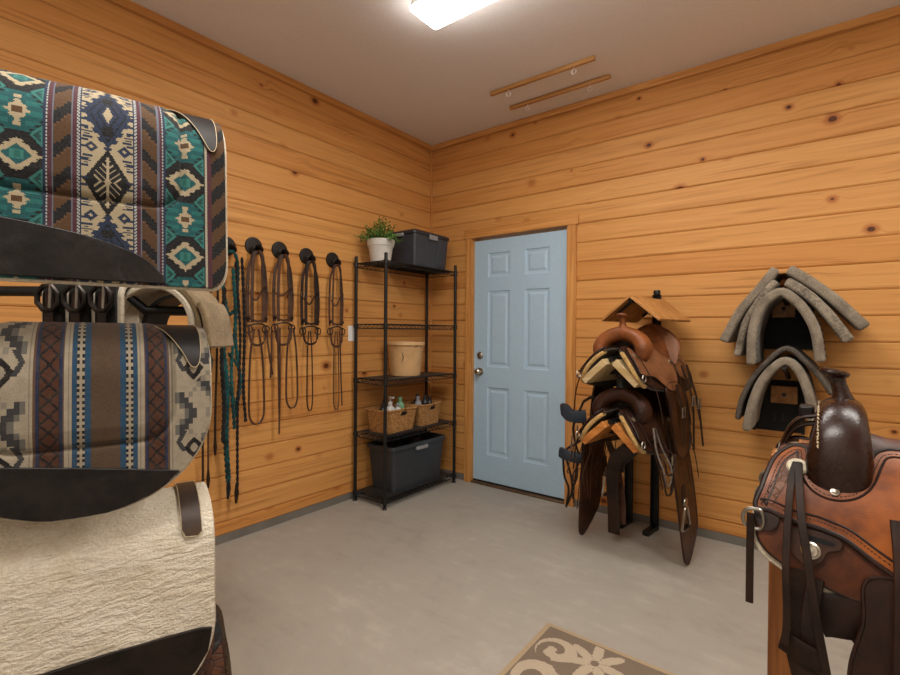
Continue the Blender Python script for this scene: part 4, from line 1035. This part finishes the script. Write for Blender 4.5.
# --- foreground saddle on a wooden stand
L_plate = leather('plate_leather', '#4c2f1f', '#2c1a11', .4)
FS = (2.875, -1.90, 1.126)
t = saddle('large orange brown saddle with dark swell on the wooden stand, nearest the camera', FS, PI, (L_tan, L_rust, L_swell, L_rust, L_dark, M_fleece), (-.035, .72, .17), detail=True)
FSroot = t
for sg in (1, -1):
    # stitched inner lobe line, laced edge along the jockey
    jk = spline(JOCKEY, 5, True)
    st = MB(); cen = (-.06, .18)
    # inset line: move points along the 2D inward normal
    ins = []; n = len(jk)
    for i in range(n):
        a = np.array(jk[i - 1]); b_ = np.array(jk[(i + 1) % n]); d = b_ - a; nn = np.array([-d[1], d[0]]); nn /= max(1e-9, np.linalg.norm(nn))
        ins.append((np.array(jk[i]) + nn * .013, np.array(jk[i]) - nn * .013, np.array(jk[i]) + nn * .021, np.array(jk[i]) - nn * .021))
    pick = 0 if inside(tuple(ins[60][0]), jk) else 1
    L1 = densify([tuple(q[pick]) for q in ins], .0035); L2 = [tuple(q[pick + 2]) for q in ins]
    for i in range(0, len(L1) - 1, 2):
        p, q = on(L1[i][0], sg * L1[i][1], .0212), on(L1[i + 1][0], sg * L1[i + 1][1], .0212); st.tube([p, q], .0011, 5)
    st.build('stitching', M_darkstitch, t)
    MB().tube([on(x, sg * s, .0205) for x, s in L2], .0028, 6, True).build('tooled_line', L_dark, t)
    nb = MB()
    L3 = densify(L2, .0075)
    for i in range(0, len(L3)):
        nb.lathe([(.0026, 0), (.0018, .0012), (.0003, .0014)], on(L3[i][0] , sg * L3[i][1], .0205), 6, dn(sg * L3[i][1]).to_track_quat('Z', 'Y').to_matrix())
    o = nb.build('edge_tooling', L_dark, t); o['kind'] = 'stuff'
    # pale stitches up the front of the swell
    il = densify(spline(INNER, 5), .006)
    q = MB()
    for i in range(0, len(il) - 1, 2): q.tube([on(il[i][0], sg * il[i][1], .0212), on(il[i + 1][0], sg * il[i + 1][1], .0212)], .0016, 5)
    q.build('lobe_lacing', L_dark, t)
    MB().poly([(x, sg * s) for x, s in spline(INNER, 4, True)], lambda x, s: D(x, s), .019, .0225, .01).build('lobe_inlay', L_toolmid, t)
    # conch with two long straps
    nq = dn(sg * .118).to_track_quat('Z', 'Y').to_matrix()
    MB().lathe([(.020, 0), (.021, .003), (.018, .007), (.0115, .0085), (.008, .0065), (.001, .006)], on(.078, sg * .118, .0225), 28, nq).build('concho', M_rawhide, t)
    MB().strap(S(on(.080, sg * .112, .032), on(.085, sg * .14, .038), on(.089, sg * .20, .043), on(.091, sg * .316, .046), on(.087, sg * .416, .046), on(.089, sg * .474, .046)), .014, .004, (1, 0, 0)).build('saddle_string', L_strap, t)
    MB().strap(S(on(.076, sg * .112, .033), on(.073, sg * .16, .043), on(.066, sg * .236, .048), on(.054, sg * .306, .050), on(.041, sg * .392, .05), on(.018, sg * .52, .05)), .0155, .004, (1, 0, 0)).build('saddle_string', L_strap, t)
    nq = dn(sg * .16).to_track_quat('Z', 'Y').to_matrix()
    MB().lathe([(.0085, 0), (.0085, .003), (.005, .004), (.004, .0065), (.001, .007)], on(.010, sg * .162, .022), 20, nq).build('screw_button', M_silver, t)
    # front dee ring, its leather tab and hanging strap
    c = on(.150, sg * .232, .022)
    MB().poly([(x, sg * s) for x, s in spline([(.118, .185), (.150, .175), (.158, .215), (.150, .250), (.128, .268), (.108, .245)], 5, True)], lambda x, s: D(x, s), .010, .019, .01).build('rigging_tab', L_dark, t)
    dd = spline([(.010, 0, .019), (-.012, 0, .017), (-.022, 0, -.002), (-.014, 0, -.022), (.010, 0, -.024), (.018, 0, -.010), (.016, 0, .010)], 6, True)
    MB().tube([c + Vector((-p[0] + .004, sg * .010, p[2] - .012)) for p in dd], .0042, 8, True).build('dee_ring', M_steel, t)
    MB().strap(S(c + Vector((.010, sg * .014, -.002)), c + Vector((.010, sg * .018, -.08)), c + Vector((.010, sg * .018, -.165)), c + Vector((.010, sg * .018, -.205))), .0155, .004, (1, 0, 0)).build('saddle_string', L_strap, t)
    # rigging plate
    pl = [(.086, .252), (.094, .275), (.080, .305), (.052, .320), (.030, .305), (.020, .285), (.000, .276), (-.002, .258), (.020, .250), (.055, .246)]
    po = MB().poly([(x, sg * s) for x, s in spline(pl, 4, True)], lambda x, s: D(x, s), .010, .0195, .008).build('rigging_plate', L_plate, t, bevel=.002)
    MB().poly([(x, sg * s) for x, s in spline([(.060, .258), (.034, .261), (.012, .264), (.012, .271), (.036, .270), (.060, .266)], 4, True)], lambda x, s: D(x, s), .019, .0205, .006).build('slot', M_blackmatte, po)
    nq = dn(sg * .29).to_track_quat('Z', 'Y').to_matrix()
    MB().lathe([(.0175, 0), (.0175, .003), (.014, .006), (.012, .004), (.006, .004), (.005, .007), (.001, .0075)], on(.050, sg * .288, .0195), 24, nq).build('rivet', M_silver, po)
    # latigo loop and dark keeper below
    lg = S(on(.075, sg * .33, .012), on(.070, sg * .40, .010), on(.072, sg * .46, .014), on(.060, sg * .52, .022), on(.035, sg * .60, .022), on(.0, sg * .68, .02))
    MB().strap(lg, .045, .006, (1, 0, 0)).build('latigo', L_strap, t)
    MB().strap(S(on(.040, sg * .34, .012), on(.050, sg * .42, .02), on(.045, sg * .50, .018), on(.02, sg * .62, .01)), .03, .006, (1, 0, 0)).build('latigo', L_dark, t)
    MB().strap([on(.098, sg * .475, .022), on(.06, sg * .485, .034), on(.028, sg * .495, .03)], .045, .005, (0, 0, 1)).build('keeper', L_strap, t)
    MB().strap(S(on(-.088, sg * .20, .028), on(-.091, sg * .27, .030), on(-.091, sg * .34, .032), on(-.088, sg * .50, .034), on(-.085, sg * .66, .034)), .024, .004, (1, 0, 0)).build('saddle_string', L_dark, t)
    # cinch below the skirt
    MB().strap(S(on(-.07, sg * .38, .0), on(-.02, sg * .40, -.004), on(.03, sg * .41, -.006)), .09, .010, (0, 0, 1)).build('girth_strap', L_dark, t)
for k, (dz, m_) in enumerate(((0, L_dark), (-.020, L_strap))):
    MB().strap(spline([(.118, -.055, -.135 + dz), (.100, -.05, -.085 + dz), (.075, -.045, -.058 + dz), (.04, -.04, -.048 + dz)], 8), .045, .009, (0, 1, 0)).build('gullet_strap', m_, t)
MB().bx((.050, -.085, -.060), (.082, -.035, -.028)).build('gullet_pad', L_black, t, bevel=.006)
# stitching on the swell
sw = MB(); pth = [(.138, -.115), (.122, -.088), (.10, -.066), (.07, -.045), (.04, -.034)]
for sg in (1, -1):
    pp = densify([(a, b_) for a, b_ in spline(pth, 6)], .0045)
    for i in range(0, len(pp) - 1, 2):
        a = pp[i]; sw.tube([(.040, sg * (a[0] + .016), a[1] + .019), (.0425, sg * (pp[i + 1][0] + .016), pp[i + 1][1] + .019)], .0013, 5)
sw.build('swell_stitching', M_stitch, t)
# wooden stand
t = thing('saddle_stand', 'brown wooden saddle stand under the large orange brown saddle', 'saddle stand', (2.875, -1.90, 0))
for (x, y) in ((-.100, -.02), (.50, -.02)): MB().bx((x - .034, y - .045, 0), (x + .032, y + .045, .985)).build('post', M_post, t, bevel=.004)
for x in (-.100, .50): MB().bx((x - .032, -.30, 0), (x + .032, .30, .06)).build('foot', M_post, t, bevel=.004)
MB().bx((-.04, -.03, .24), (.47, .01, .33)).build('rail', M_post, t, bevel=.003)
for sg in (1, -1):
    rot = Matrix.Rotation(sg * math.radians(-42), 3, 'X'); MB().box((.22, sg * .085, .942), (.60, .20, .020), rot).build('rack_board', M_post, t, bevel=.003)
# blanket and straps on the far side, seen left of the swell
# --- rack by the wall with two saddles
M_boardshade = trim_wood('rack_board_shade', '#d08a45', '#a8642c', 'y', .6)  # lower boards: their warm shaded tone is put into the wood colour
AX = math.radians(-97); W0 = Vector((2.030, -.06, 0)); fd = Vector((math.cos(AX), math.sin(AX), 0))
t = thing('saddle_rack', 'black steel saddle rack with wooden roof boards against the back wall', 'saddle rack', (W0.x, W0.y, 0), AX)
def upright(y0, ztop):
    m = MB().bx((.0, y0 - .022, 0), (.012, y0 + .022, ztop)); m.bx((.0, y0 - .022, 0), (.04, y0 - .018, ztop))
    p = m.build('post', M_black, t, bevel=.001)
    h = MB()
    for k in range(int(ztop / .05)): h.lathe([(.006, 0), (.006, .0012), (.001, .0013)], (.0125, y0 + .004, .04 + .05 * k), 10, Matrix.Rotation(PI / 2, 3, 'Y'))
    h.build('slot_holes', M_darkmetal, p)
upright(-.05, 1.53); upright(-.225, 1.25)
for y0 in (-.05, -.225): MB().bx((0, y0 - .02, 0), (.16, y0 + .02, .03)).build('foot', M_black, t, bevel=.002)
ARMS = [(1.500, .54, .215, M_board, 39), (1.176, .775, .170, M_boardpale, 42), (.838, .775, .170, M_boardshade, 42)]
for (za, ln, wd, mb_, pit) in ARMS:
    MB().tube([(.01, 0, za - .035), (ln - .02, 0, za - .035)], .013, 10).build('arm', M_black, t)
    MB().bx((.01, -.235, za - .09), (.035, .05, za - .06)).build('cross_bar', M_black, t)
    for sg in (1, -1):
        rot = Matrix.Rotation(sg * math.radians(-pit), 3, 'X'); th_ = .038 if za < 1.4 else .014
        c = Vector((.05 + (ln - .05) / 2, 0, za)) + rot @ Vector((0, sg * (wd / 2 + (.052 if za < 1.4 else .008)), -th_ / 2))
        MB().box(c, (ln - .06, wd, th_), rot).build('rack_board', mb_, t, bevel=.002, label='pale wooden rack board' if mb_ is M_boardpale else None)
    br = MB()
    for sg in (1, -1):
        for xx in (.12, ln - .06): br.tube([(xx, 0, za - .03), (xx, sg * wd * .6 * math.cos(math.radians(pit)), za - .03 - wd * .6 * math.sin(math.radians(pit)))], .008, 8)
    br.build('bracket', M_black, t)
MB().lathe([(.02, 0), (.022, .02), (.018, .03), (.001, .031)], (.02, -.05, 1.53), 16).build('post_cap', M_black, t)
def at(d, y=0, z=0): return W0 + fd * d + Vector((0, 0, z))
L_up = leather('saddle_tan', '#8a4f28', '#552c14', .4); L_lo = leather('saddle_brown', '#48291b', '#25140e', .42)
L_lotool = leather('saddle_brown_tooled', '#4a2a1c', '#22130d', .42, tool=55); L_fend = leather('fender_brown', '#4d2b17', '#26150c', .4); L_jock = leather('jockey_tan', '#93603f', '#6b4229', .42)
L_lin = felt('shaded_wool_lining', '#4a3a28', '#2a2018', 150, .8, .004)  # lining darkened to paint in the shade under the skirts
FL_UP = [(-.10, .30), (-.09, .42), (-.10, .58), (-.13, .66), (-.22, .70), (-.31, .66), (-.34, .58), (-.34, .42), (-.30, .30)]
FL_LO = [(-.13, .28), (-.14, .45), (-.16, .70), (-.18, .88), (-.21, .942), (-.26, .940), (-.36, .86), (-.42, .78), (-.42, .60), (-.40, .42), (-.38, .28)]
p = at(.615, 0, 1.316); s1 = saddle('tan brown saddle, upper one on the black steel rack', p, AX, (L_jock, L_lo, L_up, L_up, L_fend, L_lin), (-.10, .78, .20), 'leather', stirrup=False, sk_s=.84, flap=FL_UP, rack=True, left_off=.0)
p = at(.615, 0, .978); s2 = saddle('dark brown saddle with wrapped horn, lower one on the black steel rack', p, AX, (L_lotool, L_lo, L_lotool, L_lo, L_fend, L_lin), (-.10, .80, .21), 'rubber', stirrup=False, sk_s=.84, flap=FL_LO, rack=True, left_off=.045)
for s_ in (s1, s2):
    for sg in (1, -1):       # golden fleece edge showing along the front of each skirt
        MB().tube([on(x, sg * s * .84, -.010) for x, s in spline([(.105, .07), (.127, .10), (.147, .155), (.158, .22), (.152, .28), (.134, .318), (.10, .336)], 5)], .012, 8).build('fleece_edge', M_fleecegold, s_)
def local(root, p):
    a = -root.rotation_euler[2]; q = Vector(p) - Vector(root.location); return Vector((q.x * math.cos(a) - q.y * math.sin(a), q.x * math.sin(a) + q.y * math.cos(a), q.z))
# --- small gear on the two rack saddles
def stir(root, x, sg, s, off):
    c = on(x, sg * s, off); sg = sg if off > 0 else -sg
    MB().strap([c + Vector((0, 0, .16)), c + Vector((0, sg * .004, .05))], .055, .010, (1, 0, 0)).build('stirrup_strap', L_strap, root)
    rx = Matrix.Rotation(-sg * PI / 2, 3, 'X')
    MB().lathe([(.026, 0), (.025, .005), (.018, .008), (.010, .006), (.001, .008)], c + Vector((.0, sg * .010, .07)), 18, rx).build('concho', M_steel, root)
    pts = spline([(.0, .045), (.022, .035), (.040, -.02), (.052, -.055), (.045, -.070), (0, -.073), (-.045, -.070), (-.052, -.055), (-.040, -.02), (-.022, .035)], 6, True)
    MB().tube([c + Vector((p[0], sg * .014, p[1])) for p in pts], .0075, 8, True).build('stirrup', M_steel, root)
    MB().strap([c + Vector((-.046, sg * .014, -.064)), c + Vector((.046, sg * .014, -.064))], .030, .008, (0, 1, 0)).build('tread', M_darkmetal, root)
stir(s2, -.22, -1, .60, -.02); stir(s2, -.16, 1, .66, .040)
# latigo straps with buckles on the off side of both saddles
for (root, pts) in ((s1, [(2.20, -.40, 1.10), (2.255, -.38, .90), (2.262, -.36, .62)]), (s1, [(2.215, -.34, 1.10), (2.275, -.33, .88), (2.300, -.31, .64)]), (s1, [(2.20, -.52, 1.0), (2.235, -.52, .85), (2.245, -.52, .66)]),
                    (s2, [(2.17, -.58, .78), (2.20, -.58, .60), (2.19, -.56, .40)])):
    P = spline([local(root, q) for q in pts], 6); MB().strap(P, .026, .005, (1, 0, 0)).build('latigo', L_strap, root)
    m = P[len(P) // 2]; MB().tube([Vector(m) + Vector((a * .02, .006, b_ * .026)) for a, b_ in ((-1, -1), (1, -1), (1, 1), (-1, 1))], .004, 6, True).build('buckle', M_steel, root)
for pts, w_, m_ in (([(.10, .09, -.30), (.02, -.02, -.40), (-.10, -.10, -.55), (-.16, -.12, -.75), (-.17, -.12, -.90)], .075, L_strap), ([(.06, .12, -.28), (.0, .05, -.36), (-.08, -.04, -.44), (-.18, -.10, -.52)], .06, L_black), ([(-.10, -.13, -.33), (-.16, -.10, -.5), (-.20, -.085, -.72), (-.20, -.085, -.84)], .045, L_bridle)):
    MB().strap(spline(pts, 8), w_, .010, (0, 1, .1)).build('girth', m_, s2)
# loops of thin rein on the lower saddle
t = thing('rein_coil', 'coil of thin grey reins hanging on right side of the lower rack saddle', 'reins', at(.615, 0, .978), AX)
for k, (w_, zb, dx) in enumerate(((.100, -.52, 0), (.080, -.47, .014), (.115, -.42, -.012))):
    c = on(.05 + dx, .25, .075)
    pts = S((c.x + .01, c.y - .03, c.z + .06), (c.x + w_ * .5, c.y, c.z - .05), (c.x + w_ * .6, c.y + .04, zb + .08), (c.x + w_ * .4, c.y + .045, zb + .015), (c.x, c.y + .045, zb), (c.x - w_ * .4, c.y + .045, zb + .015), (c.x - w_ * .6, c.y + .04, zb + .08), (c.x - w_ * .4, c.y, c.z - .05), (c.x - .01, c.y - .03, c.z + .06))
    MB().tube(pts, .0045, 7).build('rein', M_cord if k == 1 else L_strap, t)
# tangle of bridle straps on the left side
t = thing('bridle', 'tangled dark bridle straps hanging on left side of the lower rack saddle', 'bridle', at(.615, 0, .978), AX); random.seed(11)
for k in range(13):
    x0 = .12 - .028 * k; s0 = .20 + .01 * (k % 3); e = .48 + .06 * ((k * 3) % 5); o_ = (.03, .0, -.035, .015, -.02)[k % 5]
    MB().strap(S(on(x0, -s0, .018), on(x0 + random.uniform(-.02, .03), -(s0 + .12), o_), on(x0 + random.uniform(-.04, .04), -(s0 + .26), o_ + .012), on(x0 + random.uniform(-.03, .03), -e, o_)), .011 if k % 2 else .014, .004, (1, .3, 0)).build('strap', L_strap if k % 2 else L_bridle, t)
for (xa, sa, xb, sb) in ((.12, .22, -.06, .34), (.10, .34, -.04, .22), (.13, .28, .0, .44)):
    MB().tube(S(on(xa, -sa, .058), on((xa + xb) / 2, -(sa + sb) / 2 - .04, .066), on(xb, -sb, .058)), .0045, 6).build('cord', M_cord, t)
c = on(.02, -.53, .05)
MB().tube([c + Vector((.026 * math.cos(k * PI / 10), 0, .034 * math.sin(k * PI / 10))) for k in range(20)], .0045, 6, True).build('ring', M_darkmetal, t)
# navy padded breast collar at the far left of the rack
t = thing('breast_collar', 'navy padded breast collar with two pads hanging left of lower rack saddle', 'breast collar', (1.60, -.52, .80))
def navy(pts, wd, th): return MB().tube(spline(pts, 8), wd, 12, False, th, (0, 0, 1)).build('pad', M_navy, t, bevel=.0)
navy([(-.055, -.02, -.005), (-.035, -.035, .0), (.0, -.035, -.03), (.05, -.02, -.035), (.09, .0, -.03)], .040, .017)
navy([(-.07, -.01, -.275), (-.03, -.03, -.28), (.03, -.03, -.288), (.08, -.01, -.29)], .033, .017)
for pts in ([(.08, -.02, .06), (.05, -.03, -.02), (.02, -.03, -.10), (.03, -.03, -.18), (.05, -.02, -.26)], [(.06, .01, -.04), (.07, .01, -.16), (-.02, .0, -.24), (-.05, -.01, -.27)], [(-.055, -.01, -.30), (-.045, -.01, -.42), (-.02, 0, -.5), (-.035, 0, -.62)], [(-.035, -.01, -.30), (.0, 0, -.44), (.0, 0, -.52), (-.03, .005, -.60)], [(.04, -.01, -.31), (.03, 0, -.42), (.005, .0, -.50), (.012, 0, -.56)]):
    MB().strap(S(*pts), .015, .005, (1, 0, 0)).build('strap', L_black, t)
MB().strap(S((.08, -.02, .06), (.13, -.04, .09), (.17, -.06, .10)), .018, .005, (0, 0, 1)).build('strap', L_black, t)

# ------------------------------------------------------------------ wall racks with grey felt pads
M_blackbox = plain('black_rack_plate', '#17181a', .6, .1, .3)
def wall_rack(lab, x0, x1, z0, z1, blk):
    t = thing('wall_rack', lab, 'wall rack', ((x0 + x1) / 2, 0, z0), 0, 'black wall racks on the back wall'); hw = (x1 - x0) / 2; h = z1 - z0
    MB().bx((-hw, -.014, 0), (hw, -.001, h)).build('back_plate', M_blackbox, t, bevel=.002)
    for s in (-1, 1): MB().bx((s * hw - .008, -.06, 0), (s * hw + .008, -.014, h)).build('side_flange', M_blackbox, t, bevel=.002)
    cx = (blk[0] + blk[1]) / 2 - (x0 + x1) / 2
    w = MB().bx((cx - (blk[1] - blk[0]) / 2, -.050, blk[2] - z0), (cx + (blk[1] - blk[0]) / 2, -.014, blk[3] - z0)).build('wooden_block', M_board, t, bevel=.002, label='small wooden block with a bolt')
    MB().lathe([(.011, 0), (.010, .005), (.001, .006)], (cx, -.050, (blk[2] + blk[3]) / 2 - z0), 12, Matrix.Rotation(PI / 2, 3, 'X')).build('bolt', M_darkmetal, w)
    return t, hw, h
t, hw, h = wall_rack('upper black wall rack inside the arch of grey pads', 2.556, 2.788, 1.195, 1.500, (2.601, 2.710, 1.376, 1.474))
MB().tube([(0, -.014, h - .05), (0, -.44, h - .03)], .012, 10).build('arm', M_black, t)
for z in (.075, .11, .145): MB().bx((-.10, -.017, z), (.10, -.013, z + .006)).build('slot', M_blackmatte, t)
t, hw, h = wall_rack('lower black wall rack behind the saddle horn', 2.521, 2.752, .722, 1.015, (2.600, 2.726, .888, .985))
MB().tube([(.045, -.014, h + .02), (.045, -.44, h + .10)], .012, 10).build('arm', M_black, t)
for dx in (-.02, .02): MB().bx((dx - .005, -.018, .055), (dx + .005, -.012, .10)).build('slot', M_darkmetal, t)
def grey_pad(lab, curve, yf, yb, th, mat, edge=None, split=False):
    P0 = spline(curve, 8); L = [0]
    for a, b_ in zip(P0, P0[1:]): L.append(L[-1] + math.hypot(b_[0] - a[0], b_[1] - a[1]))
    top = max(P0, key=lambda q: q[1]); t = thing('felt_pad', lab, 'saddle pad', (top[0], (yf + yb) / 2, top[1]), 0, 'grey felt pads on the wall racks')
    def P(u, v):
        d = v * L[-1]; x = float(np.interp(d, L, [q[0] for q in P0])); z = float(np.interp(d, L, [q[1] for q in P0]))
        return (x - top[0], yf + (yb - yf) * u - (yf + yb) / 2, z - top[1] + .0015 * math.sin(u * 9 + d * 30))
    N = max(14, int(L[-1] / .015))
    MB().grid(P, 24, N, -th / 2, th / 2).build('felt_body', mat, t, bevel=th * .42, seg=4, angle=70)
    # dark stitched seam along the edge of the pad that faces the room
    if edge:
        q = MB()
        for k in range(N):
            if k % 2 == 0: q.tube([Vector(P(.04, k / N)) + Vector((0, 0, 0)), Vector(P(.04, (k + .9) / N))], .0032, 5)
        # lift to the outer side
        o = q.build('edge_stitching', edge, t); o.location = (th * .50 * (1 if curve[-1][0] > curve[0][0] else -1), 0, th * .25)
    return t
A_L = [(2.640, 1.618), (2.568, 1.519), (2.475, 1.390), (2.402, 1.235)]; A_R = [(2.690, 1.612), (2.791, 1.535), (2.896, 1.430), (2.996, 1.312)]
def slab(lab, pts, yf, yb, th, mat, **k): return grey_pad(lab, pts, yf, yb, th, mat, **k)
slab('straight grey felt slab, outermost on left of upper wall rack', A_L, -.38, -.03, .046, M_greyfelt)
slab('straight grey felt slab, outermost on right of upper wall rack', A_R, -.38, -.03, .050, M_greyfelt)
slab('thin grey felt slab second from outside on left of upper wall rack', [(2.642, 1.552), (2.585, 1.475), (2.515, 1.345), (2.474, 1.160)], -.42, -.08, .036, M_greyfelt2)
slab('mottled grey felt slab second from outside on right of upper wall rack', [(2.684, 1.548), (2.781, 1.470), (2.862, 1.366), (2.936, 1.250)], -.42, -.08, .046, M_greyfelt2)
grey_pad('arched grey felt pad at the front of the upper wall rack', [(2.543, 1.120), (2.546, 1.285), (2.575, 1.405), (2.613, 1.462), (2.664, 1.492), (2.711, 1.462), (2.762, 1.400), (2.806, 1.296), (2.828, 1.146)], -.46, -.05, .044, M_greyfelt, edge=M_darkstitch)
grey_pad('dark edged grey pad, outer one on the lower wall rack', [(2.480, .825), (2.502, .943), (2.566, 1.079), (2.680, 1.205), (2.765, 1.150), (2.826, 1.071), (2.875, .990)], -.42, -.05, .026, plain('dark_grey_felt', '#5b534b', .9, 0, .1, sc=90, bs=.5, bd=.003))
grey_pad('arched grey felt pad at the front of the lower wall rack', [(2.525, .775), (2.545, .904), (2.583, 1.025), (2.632, 1.105), (2.686, 1.145), (2.733, 1.115), (2.767, 1.046), (2.795, .930), (2.80, .85)], -.46, -.06, .040, M_greyfelt)
# wooden strap bridging the top of the outer slabs
t = thing('batten', 'short wooden batten bridging the two outermost grey slabs', 'batten', (2.664, -.20, 1.600))
MB().bx((-.02, -.17, -.008), (.024, .19, .006)).build('batten', M_board, t, bevel=.002)

# ------------------------------------------------------------------ tooled saddle on the lowest arm under the cream pad
t = saddle('dark tooled leather saddle under the cream wool pad at lower left', (EZ[0] - .292 * .42, EZ[1] - .956 * .42, .715), PAD_RZ, (L_tool, L_tool, L_dark, L_dark, L_tool, L_lin), (-.10, .62, .16), 'leather', stirrup=False)
t.scale = (.76, .76, .76)
for sg in (1, -1):
    nq = dn(sg * .17).to_track_quat('Z', 'Y').to_matrix()
    MB().lathe([(.052, 0), (.050, .004), (.001, .0045)], on(-.505, sg * .15, .0095), 28, nq).build('rosette', L_black, t, label='black round leather rosette')
    MB().lathe([(.022, 0), (.021, .004), (.012, .006), (.010, .003), (.001, .003)], on(-.40, sg * .30, .021), 22, nq).build('concho', M_brass, t)
swing_arm('black swing arm under the tooled saddle at lower left', (EZ[0] - .03, EZ[1] - .10, .60), 1.05)
